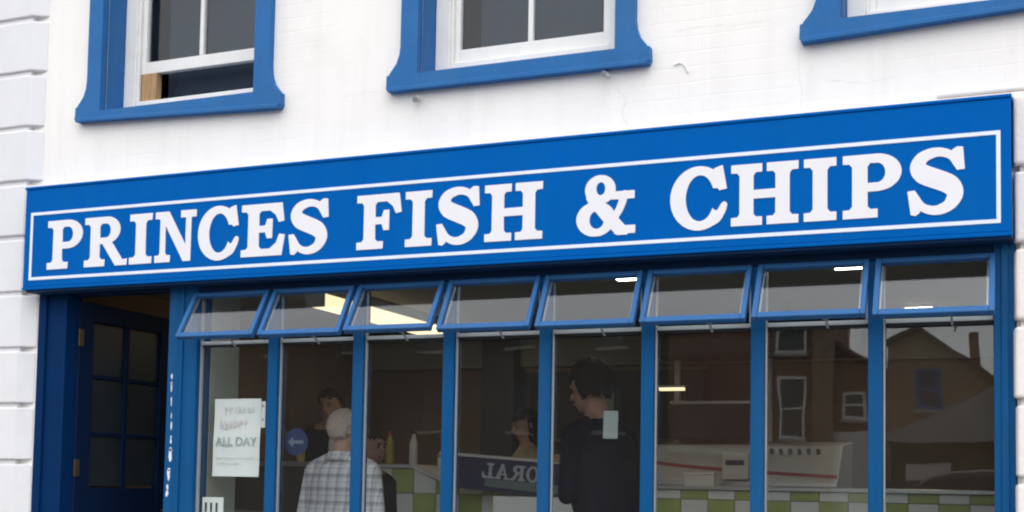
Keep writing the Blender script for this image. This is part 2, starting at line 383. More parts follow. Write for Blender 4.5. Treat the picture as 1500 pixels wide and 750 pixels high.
# ------------------------------------------------------------------ upper windows
def architrave(a, c, d, e, sl, sr, parent):
    """blue surround: straight jambs, flared feet, with the sill course's lower corners (sl, sr)"""
    w = 0.10; t = 0.045
    def flare(x, s, zb):
        return [(x + s*0.0, zb+0.235), (x + s*0.006, zb+0.190), (x + s*0.022, zb+0.145), (x + s*0.045, zb+0.115), (x + s*0.062, zb+0.095), (x + s*0.064, zb+0.088), (x + s*0.078, zb+0.084), (x + s*0.080, zb+0.020), (x + s*0.070, zb)]
    lo = flare(a-w, -1, sl); ro = flare(c+w, 1, sr)
    poly = [(a-w, e+w)] + lo + list(reversed(ro)) + [(c+w, e+w), (c, e+w), (c, d), (a, d), (a, e+w)]
    # split into three clean pieces: left jamb with foot, right jamb with foot, sill course between, head
    b = MB()
    b.prism([(a-w, e)] + lo + [(a, sl + (sr-sl)*(w/(c-a+2*w))), (a, d), (a, e)], -t, 0.006)
    b.prism([(c, e), (c, d), (c, sr - (sr-sl)*(w/(c-a+2*w)))] + list(reversed(ro)) + [(c+w, e)], -t, 0.006)
    b.prism([(a, d), (a, sl + (sr-sl)*(w/(c-a+2*w))), (c, sr - (sr-sl)*(w/(c-a+2*w))), (c, d)], -t, 0.006)
    b.prism([(a-w, e), (c+w, e), (c+w, e+w), (a-w, e+w)], -t, 0.006)
    o = b.build('architrave', M['blue'], parent)
    # projecting bead along the bottom edge
    bb = MB(); dz = 0.0
    bb.prism([(a-w-0.078, sl+0.020), (a-w-0.066, sl-0.004), (c+w+0.066, sr-0.004), (c+w+0.078, sr+0.020)], -t-0.012, -t+0.002)
    bb.build('sill_nosing', M['blue'], parent, bevel=0.004)
    # blue reveals lining the opening
    r = MB()
    r.box(a-0.002, a+0.006, 0.008, 0.195, d, e); r.box(c-0.006, c+0.002, 0.008, 0.195, d, e); r.box(a+0.007, c-0.007, 0.008, 0.195, d-0.002, d+0.010); r.box(a+0.007, c-0.007, 0.008, 0.195, e-0.008, e+0.002)
    r.build('reveal', M['blue'], parent)

def upper_window(i, sl, sr, raised):
    a, c, d, e = WINS[i]
    w = empty('window', (0, 0, 0), shop)
    architrave(a, c, d, e, sl, sr, w)
    Y = 0.150; a2 = a+0.007; c2 = c-0.007; bz = d+0.012
    fw = 0.085
    box = MB()
    box.box(a2, a2+fw, Y, Y+0.10, bz, e-0.01); box.box(c2-fw, c2, Y, Y+0.10, bz, e-0.01)
    box.box(a2+fw, c2-fw, Y+0.002, Y+0.098, e-0.09, e-0.01)
    box.build('box_frame', M['white'], w, bevel=0.005)
    SZT = 3.592
    MB().box(a2+fw, c2-fw, Y+0.006, Y+0.11, bz, SZT).build('window_sill', M['white'], w, bevel=0.006)
    for (p, q) in ((a2+fw, a2+fw+0.016), (c2-fw-0.016, c2-fw)):
        MB().box(p, q, Y+0.012, Y+0.034, SZT+0.001, e-0.09).build('staff_bead', M['white'], w, bevel=0.003)
    # lower sash
    z0 = SZT + 0.004 + raised; z1 = z0 + 0.80; xa = a2+fw+0.002; xb = c2-fw-0.002; ys = Y+0.036
    sw = 0.042
    s = MB(); s.box(xa, xa+sw, ys, ys+0.04, z0, z1); s.box(xb-sw, xb, ys, ys+0.04, z0, z1)
    s.box(xa+sw, xb-sw, ys+0.001, ys+0.039, z0, z0+0.072); s.box(xa+sw, xb-sw, ys+0.001, ys+0.039, z1-0.04, z1)
    s.build('sash', M['white'], w, bevel=0.004)
    xm = (xa+xb)/2
    MB().box(xm-0.014, xm+0.014, ys+0.003, ys+0.036, z0+0.072, z1-0.04).build('glazing_bar', M['white'], w, bevel=0.004)
    for (p, q) in ((xa+sw, xm-0.014), (xm+0.014, xb-sw)):
        MB().box(p-0.004, q+0.004, ys+0.022, ys+0.026, z0+0.068, z1-0.036).build('pane', M['glass_old'], w)
    # upper sash, set one groove further in
    yu = ys+0.045; zu0 = z0+0.76-raised; zu1 = e-0.09
    s = MB(); s.box(xa, xa+sw, yu, yu+0.04, zu0, zu1); s.box(xb-sw, xb, yu, yu+0.04, zu0, zu1)
    s.box(xa+sw, xb-sw, yu+0.001, yu+0.039, zu0, zu0+0.05); s.box(xa+sw, xb-sw, yu+0.001, yu+0.039, zu1-0.05, zu1)
    s.box(xm-0.014, xm+0.014, yu+0.003, yu+0.036, zu0+0.05, zu1-0.05)
    s.build('sash', M['white'], w, bevel=0.004)
    MB().box(xa+sw-0.004, xb-sw+0.004, yu+0.012, yu+0.016, zu0+0.046, zu1-0.046).build('pane', M['glass_old'], w)
    # drawn blind hanging inside; lower part added to tint the dark gap
    bl = MB(); nn = 40
    for k in range(nn):
        x0 = xa+0.10+(xb-xa-0.10)*k/nn; x1 = xa+0.10+(xb-xa-0.10)*(k+1)/nn
        y0 = yu+0.10+0.002*math.sin(k*1.3); y1 = yu+0.10+0.002*math.sin((k+1)*1.3)
        bl.quad((x0, y0, SZT+0.002), (x1, y1, SZT+0.002), (x1, y1, e), (x0, y0, e))
    o = bl.build('blind', M['greyblind'], w)
    so = o.modifiers.new('thick', 'SOLIDIFY'); so.thickness = 0.003
    return w
M['greyblind'] = paint('grey_blind', (0.022, 0.036, 0.062), 0.9, 0.05, 4)
upper_window(0, 3.440, 3.388, 0.168)
upper_window(1, 3.402, 3.394, 0.0)
upper_window(2, 3.408, 3.462, 0.0)
wb_ = MB().box(-4.922, -4.815, 0.180, 0.232, 3.5925, 3.763).build('wood_block', M['wood'], bevel=0.003)
tag(wb_, 'raw wooden block propping the left upper sash window open', 'wood block')

# short overflow pipes poking out under the middle window
for (x, z, l, lab) in ((-2.972, 3.352, 0.05, 'small white pipe stub under the left end of the middle upper window'), (-1.935, 3.362, 0.08, 'white pipe stub with grey open end under the right end of the middle upper window')):
    p = empty('overflow_pipe', (x, 0, z)); tag(p, lab, 'pipe')
    MB().tube([(0, 0.02, 0.012), (0, -0.02, 0.010), (0.006, -l, -0.006)], 0.011, 12).build('pipe', M['white'], p, smooth=False)
    MB().tube([(0.004, -l+0.006, -0.004), (0.008, -l-0.010, -0.012)], [0.0145, 0.0145], 12).build('collar', M['silver'], p)
    MB().tube([(0, 0.004, 0.0115), (0, -0.006, 0.0115)], 0.020, 14).build('flange', M['white'], p)
# thin cable clipped to the wall
cb = MB().tube([(-1.60, -0.006, 3.385), (-1.57, -0.006, 3.392), (-1.545, -0.006, 3.375), (-1.53, -0.006, 3.34)], 0.0035, 6)
tag(cb.build('wall_cable', M['quoin']), 'thin pale cable end on the wall right of the middle upper window', 'cable')
M['crack'] = paint('crack_grey', (0.67, 0.655, 0.63), 0.9, 0.1, 20)  # pale grey of the wall cracks
def crack(pts, r):
    b = MB(); P_ = []
    for (xa, za), (xb, zb) in zip(pts, pts[1:]):
        for i in range(8):
            t_ = i/8; x = xa+(xb-xa)*t_; zz = za+(zb-za)*t_; n_ = noise.noise_vector(Vector((x*22, zz*22, 3)))*.006
            P_.append((x+n_.x, 0.0004, zz+n_.y))
    b.tube(P_, [r*(0.5+0.5*abs(math.sin(i*.7))) for i in range(len(P_))], 5); b.build('wall_crack', M['crack'], shop)
crack([(-1.89, 3.31), (-1.845, 3.25), (-1.86, 3.17), (-1.82, 3.10)], 0.0022)
crack([(-1.00, 3.40), (-1.005, 3.30), (-0.99, 3.19), (-1.0, 3.10)], 0.0018)
crack([(-1.60, 3.55), (-1.45, 3.56), (-1.30, 3.545), (-1.12, 3.55)], 0.0014)
crack([(-5.36, 3.085), (-5.30, 3.12), (-5.31, 3.16)], 0.003)
crack([(-0.90, 3.24), (-0.72, 3.20), (-0.55, 3.22)], 0.0013)
crack([(-3.45, 3.42), (-3.30, 3.43), (-3.19, 3.42)], 0.0014)
MB().box(-5.99, -5.95, -0.075, -0.04, 3.735, 3.77).build('bracket_plate', M['dark'], shop)

# ------------------------------------------------------------------ shopfront
front = shop
LK = [-3.857 + 0.527*k for k in range(8)]            # left faces of mullions, the last one is the right jamb
MW = 0.062
SILL = 0.62; RAILZ = 2.098; HEADZ = 2.388
ZT = 2.458
def member(name, x0, x1, y0, y1, z0, z1, mat='front', bev=0.004, parent=None):
    return MB().box(x0, x1, y0, y1, z0, z1).build(name, M[mat], parent or shop, bevel=bev)
for k in range(7):
    member('mullion', LK[k], LK[k]+MW, 0.0, 0.075, SILL, HEADZ)
    member('glazing_bead', LK[k]+MW+0.001, LK[k]+MW+0.010, 0.022, 0.040, SILL+0.002, HEADZ-0.002, 'silver', 0.002)
member('head_rail', -4.317, -0.169, -0.004, 0.085, HEADZ+0.001, 2.4405, 'soffit_shade')
member('soffit_board', -5.46, -0.09, -0.120, -0.013, 2.4295, 2.4415, 'soffit_shade', 0.003)  # added board, coloured dark to deepen the shade under the sign
member('corner_post', LK[7], LK[7]+0.088, -0.012, 0.10, -0.13, ZT)
member('post_moulding', LK[7]+0.030, LK[7]+0.060, -0.022, -0.013, -0.13, ZT, bev=0.006)
# door post with moulding
PX0, PX1 = -4.513, -4.318
member('door_post', PX0, PX1, -0.010, 0.12, -0.13, ZT)
member('post_moulding', PX0+0.085, PX0+0.105, -0.020, -0.011, -0.13, ZT, bev=0.006)
member('glazing_bead', PX1+0.001, PX1+0.013, 0.020, 0.042, SILL+0.002, HEADZ-0.002, 'silver', 0.002)
# flaking paint on the door post: ragged bare chips
ch = MB(); rnd = random.Random(3)
zc = 1.93
while zc > 1.255:
    h = rnd.uniform(0.015, 0.075); x = -4.474 + 0.006*math.sin(zc*9) - (1.93-zc)*0.012; w_ = rnd.uniform(0.003, 0.010)*(1.5 if zc < 1.62 else 0.8)
    npt = 9
    poly = [(x+w_*math.cos(2*math.pi*i/npt)*rnd.uniform(.5, 1.2), zc+h*0.6*math.sin(2*math.pi*i/npt)*rnd.uniform(.6, 1.1)) for i in range(npt)]
    ch.prism(poly, -0.0122, -0.0095)
    zc -= h*rnd.uniform(0.55, 1.7)
chips = ch.build('bare_paint_chips', M['primer'], shop); chips['kind'] = 'stuff'
# left jamb, stepped
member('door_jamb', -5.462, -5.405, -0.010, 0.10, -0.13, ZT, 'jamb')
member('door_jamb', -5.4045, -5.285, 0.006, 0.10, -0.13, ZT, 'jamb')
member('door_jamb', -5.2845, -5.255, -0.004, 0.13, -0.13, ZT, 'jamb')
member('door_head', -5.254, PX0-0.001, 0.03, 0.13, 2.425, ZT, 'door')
# stall riser, sill, threshold
member('stall_riser', PX1+0.001, LK[7]-0.001, 0.02, 0.14, -0.13, SILL-0.055)
member('shop_sill', PX1+0.001, LK[7]-0.001, -0.05, 0.15, SILL-0.05, SILL-0.002)
member('threshold', -5.254, PX0-0.001, -0.02, 0.15, -0.15, -0.02, 'quoin')
# bays: fixed pane, rail, top hung casement
ANG = [31, 30, 32, 29, 28, 29, 30, 28]
for k in range(8):
    x0 = (PX1 if k == 0 else LK[k-1]+MW); x1 = LK[k]
    MB().box(x0+0.003, x1-0.003, 0.046, 0.052, SILL+0.002, RAILZ+0.004).build('pane', M['glass'], shop)
    member('frame_rail', x0+0.012, x1-0.001, 0.014, 0.058, RAILZ+0.006, RAILZ+0.026, 'silver', 0.003)
    member('rail_gasket', x0+0.012, x1-0.001, 0.030, 0.045, RAILZ-0.006, RAILZ+0.0055, 'dark', 0.0)
    member('inner_frame', x1-0.012, x1-0.001, 0.020, 0.058, RAILZ+0.028, HEADZ-0.001, 'silver', 0.002)
    cs = empty('casement', (x0-0.026, -0.002, HEADZ-0.002), shop, (-R(ANG[k]), 0, 0))
    W = x1-x0+0.034; Hh = 0.308; fw = 0.024
    fr = MB(); fr.box(0, fw, -0.018, 0.018, -Hh, 0); fr.box(W-fw, W, -0.018, 0.018, -Hh, 0)
    fr.box(fw, W-fw, -0.017, 0.017, -Hh, -Hh+0.030); fr.box(fw, W-fw, -0.017, 0.017, -0.022, 0)
    fr.build('casement_frame', M['sash_blue'], cs, bevel=0.004)
    for (p, q) in ((fw+0.001, fw+0.009), (W-fw-0.009, W-fw-0.001)):
        MB().box(p, q, 0.006, 0.016, -Hh+0.031, -0.023).build('inner_bead', M['silver'], cs)
    MB().box(fw-0.005, W-fw+0.005, -0.003, 0.001, -Hh+0.025, -0.018).build('casement_pane', M['glass_top'], cs)
    # stay arm and handle at the bottom rail
    MB().box(W*0.62, W*0.62+0.030, 0.018, 0.030, -Hh+0.006, -Hh+0.030).box(W*0.62+0.010, W*0.62+0.020, 0.030, 0.10, -Hh+0.010, -Hh+0.018).build('window_stay', M['silver'], cs, bevel=0.002)

# open door, swung in against the left: faces +x
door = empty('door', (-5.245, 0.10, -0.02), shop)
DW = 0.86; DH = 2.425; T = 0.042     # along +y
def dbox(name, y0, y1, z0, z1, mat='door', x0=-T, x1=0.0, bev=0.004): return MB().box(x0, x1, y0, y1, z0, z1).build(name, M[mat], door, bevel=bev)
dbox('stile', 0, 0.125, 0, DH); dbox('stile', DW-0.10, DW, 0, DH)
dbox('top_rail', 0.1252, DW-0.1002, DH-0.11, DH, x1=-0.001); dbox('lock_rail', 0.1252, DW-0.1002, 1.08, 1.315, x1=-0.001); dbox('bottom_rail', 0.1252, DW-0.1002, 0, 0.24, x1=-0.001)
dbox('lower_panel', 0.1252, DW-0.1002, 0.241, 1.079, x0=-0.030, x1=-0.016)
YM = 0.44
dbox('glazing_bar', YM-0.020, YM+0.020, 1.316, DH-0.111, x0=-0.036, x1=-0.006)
ZB = [1.315, 1.640, 1.985, DH-0.11]
for zb in ZB[1:3]:
    dbox('glazing_bar', 0.1252, YM-0.0205, zb-0.012, zb+0.012, x0=-0.035, x1=-0.007); dbox('glazing_bar', YM+0.0205, DW-0.1002, zb-0.012, zb+0.012, x0=-0.035, x1=-0.007)
M['door_glass'] = paint('obscured_pane', (0.016, 0.024, 0.034), 0.35, 0.25, 5, 0.2, 90, 0.5)
for r_ in range(3):
    for (ya, yb) in ((0.1252, YM-0.0205), (YM+0.0205, DW-0.1002)):
        dbox('pane', ya, yb, ZB[r_]+0.0125, ZB[r_+1]-0.0125, 'door_glass', -0.026, -0.021, 0)
for zh in (1.43, 2.205):
    MB().box(0.001, 0.010, -0.012, 0.030, zh-0.05, zh+0.05).build('hinge', M['brass'], door, bevel=0.003)
MB().tube([(0.004, DW-0.05, 1.17), (0.05, DW-0.05, 1.17)], 0.012).ell((0.062, DW-0.05, 1.17), (0.022, 0.026, 0.026), 12, 8).build('knob', M['brass'], door, smooth=True)

# ------------------------------------------------------------------ fascia sign
sign = empty('shop_sign', (-2.78, 0, 2.442)); tag(sign, 'long blue fascia sign with white slab serif letters above the shopfront', 'sign')
SX0, SX1, SZ0, SZ1, SY = -5.478, -0.092, 2.442, 3.051, -0.130
def sgn(name, b, mat, bev=0.0): 
    o = b.build(name, M[mat], sign, bevel=bev); o.location = (2.78, 0, -2.442); return o
bd = MB(); nx = 48
sgn('sign_board', MB().box(SX0, SX1, SY, -0.003, SZ0+0.018, SZ1-0.016), 'sign', 0.004)
sgn('sign_trim', MB().box(SX0-0.004, SX1+0.004, SY-0.006, -0.0035, SZ1-0.0155, SZ1), 'sign', 0.003)
sgn('sign_trim', MB().box(SX0-0.002, SX1+0.002, SY-0.004, -0.0035, SZ0, SZ0+0.0175), 'sign', 0.003)
BX0, BX1, BZ0, BZ1, BW = -5.432, -0.134, 2.498, 2.896, 0.017
for (x0, x1, z0, z1) in ((BX0, BX1, BZ1-BW, BZ1), (BX0, BX1, BZ0, BZ0+BW), (BX0, BX0+BW, BZ0+BW, BZ1-BW), (BX1-BW, BX1, BZ0+BW, BZ1-BW)):
    sgn('border_line', MB().box(x0, x1, SY-0.0025, SY+0.001, z0, z1), 'line')

# --- letter shapes: fields of strokes, polygons and rings traced to outlines
class Glyph:
    G = 150
    def __init__(s, w):
        s.w = w; s.x = np.linspace(-0.12, w+0.12, int((w+0.24)*s.G)); s.y = np.linspace(-0.12, 1.12, int(1.24*s.G))
        s.X, s.Y = np.meshgrid(s.x, s.y); s.F = np.full(s.X.shape, -9.0)
    def poly(s, pts, cut=False):
        d = np.full(s.X.shape, 9.0); ins = np.zeros(s.X.shape, bool); n = len(pts)
        for i in range(n):
            ax, ay = pts[i]; bx, by = pts[(i+1) % n]
            ex, ey = bx-ax, by-ay; L = ex*ex+ey*ey+1e-12
            t = np.clip(((s.X-ax)*ex+(s.Y-ay)*ey)/L, 0, 1)
            d = np.minimum(d, np.hypot(s.X-ax-t*ex, s.Y-ay-t*ey))
            if ay != by:
                c = ((ay > s.Y) != (by > s.Y)) & (s.X < (bx-ax)*(s.Y-ay)/(by-ay)+ax); ins ^= c
        f = np.where(ins, d, -d); s.F = np.minimum(s.F, -f) if cut else np.maximum(s.F, f); return s
    def rect(s, x0, x1, y0, y1, cut=False): return s.poly([(x0, y0), (x1, y0), (x1, y1), (x0, y1)], cut)
    def ell(s, cx, cy, rx, ry, cut=False):
        f = (1-np.hypot((s.X-cx)/rx, (s.Y-cy)/ry))*min(rx, ry); s.F = np.minimum(s.F, -f) if cut else np.maximum(s.F, f); return s
    def stroke(s, pts, wid):
        P = np.array(pts, float); Wd = np.array(wid, float); n = len(P)
        # catmull rom resample
        out = []; ow = []
        for i in range(n-1):
            p0, p1, p2, p3 = P[max(i-1, 0)], P[i], P[i+1], P[min(i+2, n-1)]
            for t in np.linspace(0, 1, 14, endpoint=False):
                out.append(0.5*((2*p1)+(-p0+p2)*t+(2*p0-5*p1+4*p2-p3)*t*t+(-p0+3*p1-3*p2+p3)*t**3)); ow.append(Wd[i]*(1-t)+Wd[i+1]*t)
        out.append(P[-1]); ow.append(Wd[-1])
        for (px, py), w in zip(out, ow): s.F = np.maximum(s.F, w/2-np.hypot(s.X-px, s.Y-py))
        return s
    def loops(s):
        F = s.F+0.009; H, Wn = F.shape; seg = {}
        def ip(i, j, k, l):
            a, b = F[j, i], F[l, k]; t = a/(a-b); return (s.x[i]+(s.x[k]-s.x[i])*t, s.y[j]+(s.y[l]-s.y[j])*t)
        ins = F > 0
        ed = {}
        for j in range(H-1):
            row = ins[j, :-1].astype(int)+2*ins[j, 1:]+4*ins[j+1, 1:]+8*ins[j+1, :-1]
            for i in np.nonzero((row > 0) & (row < 15))[0]:
                c = int(row[i])
                e = {'b': ('h', i, j), 'r': ('v', i+1, j), 't': ('h', i, j+1), 'l': ('v', i, j)}
                T = {1: ['lb'], 2: ['br'], 3: ['lr'], 4: ['rt'], 5: ['lt', 'br'], 6: ['bt'], 7: ['lt'], 8: ['tl'], 9: ['tb'], 10: ['tr', 'lb'], 11: ['tr'], 12: ['rl'], 13: ['rb'], 14: ['bl']}[c]
                for q in T: ed.setdefault(e[q[0]], []).append(e[q[1]]); ed.setdefault(e[q[1]], []).append(e[q[0]])
        def pos(k):
            return ip(k[1], k[2], k[1]+1, k[2]) if k[0] == 'h' else ip(k[1], k[2], k[1], k[2]+1)
        seen = set(); res = []
        for st in ed:
            if st in seen: continue
            lp = [st]; seen.add(st); cur = st
            while True:
                nx_ = [q for q in ed[cur] if q not in seen]
                if not nx_: break
                cur = nx_[0]; seen.add(cur); lp.append(cur)
            pts = [pos(k) for k in lp]
            if len(pts) > 8: res.append(simplify(pts, 0.0035))
        return res
def simplify(pts, eps):
    def dp(a):
        if len(a) < 3: return a
        p, q = np.array(a[0]), np.array(a[-1]); d = q-p; L = np.hypot(*d)+1e-9
        A = np.array(a); dist = np.abs((A[:, 0]-p[0])*d[1]-(A[:, 1]-p[1])*d[0])/L if L > 1e-6 else np.hypot(*(A-p).T)
        k = int(dist.argmax())
        if dist[k] < eps: return [a[0], a[-1]]
        return dp(a[:k+1])[:-1]+dp(a[k:])
    h = len(pts)//2
    return dp(pts[:h+1])[:-1]+dp(pts[h:]+pts[:1])[:-1]
def stem(g, x0, top=True, bot=True, sw=0.24, sl=0.16, sr=0.16, th=0.125):
    g.rect(x0, x0+sw, 0, 1)
    for on, y0, y1, y2 in ((bot, 0, th, th+0.055), (top, 1, 1-th, 1-th-0.055)):
        if on: g.rect(x0-sl, x0+sw+sr, min(y0, y1), max(y0, y1)); g.poly([(x0-0.05, y1), (x0, y2), (x0+sw, y2), (x0+sw+0.05, y1)])
    return g
def glyph(ch):
    if ch == 'I': return stem(Glyph(0.56), 0.16)
    if ch == 'H':
        g = Glyph(1.22); stem(g, 0.16); stem(g, 0.82); return g.rect(0.3, 0.9, 0.44, 0.565)
    if ch == 'P':
        g = Glyph(0.96); g.rect(0.28, 0.56, 0.42, 1); g.ell(0.56, 0.71, 0.40, 0.29); g.rect(0.40, 0.56, 0.54, 0.875, True); g.ell(0.56, 0.7075, 0.155, 0.1675, True)
        return stem(g, 0.16, sr=0.17)
    if ch == 'R':
        g = Glyph(1.14); g.rect(0.28, 0.56, 0.46, 1); g.ell(0.58, 0.73, 0.36, 0.27); g.rect(0.40, 0.58, 0.57, 0.875, True); g.ell(0.58, 0.7225, 0.125, 0.1525, True)
        stem(g, 0.16, sr=0.14)
        g.poly([(0.44, 0.50), (0.62, 0.50), (0.74, 0.46), (1.02, 0.10), (1.14, 0.12), (1.14, 0.0), (0.84, 0.0), (0.50, 0.44)]); return g
    if ch == 'N':
        g = Glyph(1.10); g.poly([(0, 1), (0.36, 1), (0.97, 0.10), (0.97, 0.0), (0.78, 0.0), (0.24, 0.80), (0.10, 0.875), (0, 0.875)])
        g.rect(0.14, 0.27, 0, 0.9); g.rect(0.0, 0.41, 0, 0.125); g.poly([(0.10, 0.125), (0.14, 0.18), (0.27, 0.18), (0.31, 0.125)])
        g.rect(0.84, 0.97, 0, 1); g.rect(0.70, 1.10, 0.875, 1); return g
    if ch in 'CO':
        g = Glyph(1.0); g.ell(0.50, 0.5, 0.50, 0.53); g.ell(0.52, 0.5, 0.26, 0.40, True)
        if ch == 'C':
            g.poly([(0.62, 0.32), (1.2, 0.40), (1.2, 0.62), (0.70, 0.62)], True); g.poly([(0.74, 0.3), (1.2, 0.1), (1.2, 0.66), (0.74, 0.66)], True)
            g.stroke([(0.62, 0.065), (0.80, 0.14), (0.90, 0.27), (0.945, 0.365)], [0.12, 0.14, 0.12, 0.09])
            g.poly([(0.78, 0.98), (0.91, 1.02), (0.985, 0.64), (0.86, 0.62), (0.80, 0.72), (0.70, 0.84)])
        return g
    if ch in 'EF':
        g = Glyph(1.0 if ch == 'E' else 0.98); stem(g, 0.16, top=True, bot=True, sr=0.18)
        g.rect(0.1, 0.80, 0.875, 1); g.poly([(0.66, 1.0), (0.93, 1.0), (0.985, 0.66), (0.87, 0.64), (0.80, 0.78), (0.66, 0.88)])
        g.rect(0.3, 0.62, 0.46, 0.575); g.poly([(0.60, 0.34), (0.71, 0.34), (0.71, 0.70), (0.60, 0.70), (0.56, 0.575), (0.5, 0.575), (0.5, 0.46), (0.56, 0.46)])
        if ch == 'E': g.rect(0.1, 0.82, 0, 0.125); g.poly([(0.66, 0.0), (0.94, 0.0), (1.0, 0.38), (0.885, 0.40), (0.82, 0.24), (0.66, 0.12)])
        return g
    if ch == 'S':
        g = Glyph(0.92)
        g.stroke([(0.80, 0.74), (0.68, 0.90), (0.47, 0.955), (0.25, 0.89), (0.165, 0.745), (0.25, 0.625), (0.46, 0.535), (0.68, 0.43), (0.755, 0.285), (0.66, 0.12), (0.45, 0.045), (0.24, 0.105), (0.12, 0.27)],
                 [0.08, 0.11, 0.125, 0.17, 0.235, 0.285, 0.29, 0.28, 0.24, 0.17, 0.125, 0.11, 0.08])
        g.poly([(0.72, 0.97), (0.79, 1.01), (0.875, 1.0), (0.90, 0.67), (0.79, 0.66), (0.70, 0.80)])
        g.poly([(0.19, 0.03), (0.125, -0.015), (0.055, 0.0), (0.005, 0.36), (0.11, 0.37), (0.22, 0.2)]); return g
    if ch == '&':
        g = Glyph(1.10)
        g.ell(0.36, 0.27, 0.36, 0.295); g.ell(0.38, 0.255, 0.15, 0.165, True)
        F0 = g.F.copy(); g.F[:] = -9; g.ell(0.44, 0.775, 0.28, 0.245); g.ell(0.45, 0.79, 0.095, 0.125, True); F1 = g.F.copy(); g.F = np.maximum(F0, F1)
        g.rect(0.5, 1.0, 0.36, 0.5, True) if False else None
        g.stroke([(0.28, 0.66), (0.56, 0.34), (0.86, 0.03)], [0.20, 0.225, 0.20]); g.rect(-.2, 1.4, -0.2, -0.02, True)
        g.rect(0.72, 1.10, 0.0, 0.125); g.stroke([(0.90, 0.66), (0.80, 0.40), (0.56, 0.10)], [0.13, 0.12, 0.10]); g.rect(0.66, 1.08, 0.595, 0.715); return g
    if ch == 'A':
        g = Glyph(1.12); g.poly([(0.46, 1.0), (0.62, 1.0), (1.02, 0.0), (0.74, 0.0), (0.50, 0.70), (0.26, 0.0), (0.12, 0.0)]); g.rect(0.3, 0.8, 0.26, 0.36); g.rect(0, 0.4, 0, 0.11); g.rect(0.64, 1.12, 0, 0.11); return g
    if ch == 'L':
        g = Glyph(0.94); stem(g, 0.16); g.rect(0.1, 0.8, 0, 0.125); g.poly([(0.62, 0), (0.90, 0), (0.94, 0.38), (0.84, 0.40), (0.76, 0.24), (0.62, 0.12)]); return g
_cache = {}
def letter_mesh(ch, width, height, thick, mat, flip=False):
    """outline letter standing in x,z, front towards -y, lower left corner at the origin"""
    if ch not in _cache: g = glyph(ch); _cache[ch] = (g.w, g.loops())
    gw, loops = _cache[ch]
    cu = bpy.data.curves.new('letter', 'CURVE'); cu.dimensions = '2D'; cu.fill_mode = 'BOTH'; cu.extrude = thick/2
    for lp in loops:
        sp = cu.splines.new('POLY'); sp.points.add(len(lp)-1); sp.use_cyclic_u = True
        for p, (x, y) in zip(sp.points, lp):
            xx = x/gw*width; p.co = ((width-xx) if flip else xx, y*height, 0, 1)
    o = bpy.data.objects.new('letter', cu); me = bpy.data.meshes.new_from_object(o)
    bpy.data.objects.remove(o)
    me.transform(Matrix.Rotation(R(90), 4, 'X')); me.materials.clear(); me.materials.append(mat)
    return me
LETTERS = [('P', -5.298, -5.047), ('R', -5.026, -4.726), ('I', -4.707, -4.556), ('N', -4.531, -4.26), ('C', -4.242, -3.977), ('E', -3.959, -3.688), ('S', -3.661, -3.416),
           ('F', -3.247, -2.992), ('I', -2.965, -2.818), ('S', -2.79, -2.55), ('H', -2.523, -2.218), ('&', -2.038, -1.747),
           ('C', -1.574, -1.306), ('H', -1.287, -0.984), ('I', -0.957, -0.817), ('P', -0.786, -0.54), ('S', -0.512, -0.274)]
for ch, x0, x1 in LETTERS:
    me = letter_mesh(ch, x1-x0, 0.280, 0.004, M['letter'])
    o = link('letter', me, sign); o.location = (x0+2.78, SY-0.0015, 2.556-2.442)
bpy.context.view_layer.update()

# ------------------------------------------------------------------ shop interior
tag(MB().box(-5.62, 0.32, 0.151, 4.2, -0.10, 0.0).build('shop_floor', M['floor']), kind='structure')
tag(MB().box(-5.62, 0.32, 0.301, 4.2, 2.60, 2.70).build('shop_ceiling', M['ceil']), kind='structure')
tag(MB().box(-5.62, 0.32, 4.201, 4.30, 0.0, 2.60).build('shop_back_wall', M['brown']), kind='structure')
tag(MB().box(-5.72, -5.621, 0.301, 4.30, 0.0, 2.60).build('shop_left_wall', M['brown']), kind='structure')
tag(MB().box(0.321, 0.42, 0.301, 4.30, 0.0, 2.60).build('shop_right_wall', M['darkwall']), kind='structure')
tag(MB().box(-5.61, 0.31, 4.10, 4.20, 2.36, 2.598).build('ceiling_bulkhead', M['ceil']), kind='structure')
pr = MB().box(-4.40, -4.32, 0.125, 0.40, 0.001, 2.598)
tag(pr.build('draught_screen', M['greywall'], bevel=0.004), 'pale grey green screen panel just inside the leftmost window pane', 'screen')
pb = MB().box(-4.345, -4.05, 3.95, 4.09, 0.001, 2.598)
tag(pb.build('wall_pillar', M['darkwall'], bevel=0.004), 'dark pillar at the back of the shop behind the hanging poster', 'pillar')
mb_ = empty('menu_board', (-3.2, 4.09, 1.75)); tag(mb_, 'large dark menu board high on the back wall of the shop', 'menu board')
MB().box(-0.75, 0.75, -0.03, 0.0, 0.0, 0.56).build('board', M['darkwall'], mb_)
MB().box(-0.78, 0.78, -0.035, -0.001, 0.561, 0.59).box(-0.78, 0.78, -0.035, -0.001, -0.03, -0.001).build('board_frame', M['brown'], mb_)
nb = MB().box(-3.42, -3.20, 4.05, 4.085, 1.78, 2.14)
tag(nb.build('wall_notice', M['greywall'], bevel=0.003), 'pale notice sheet on the back wall behind the fourth window pane', 'notice')

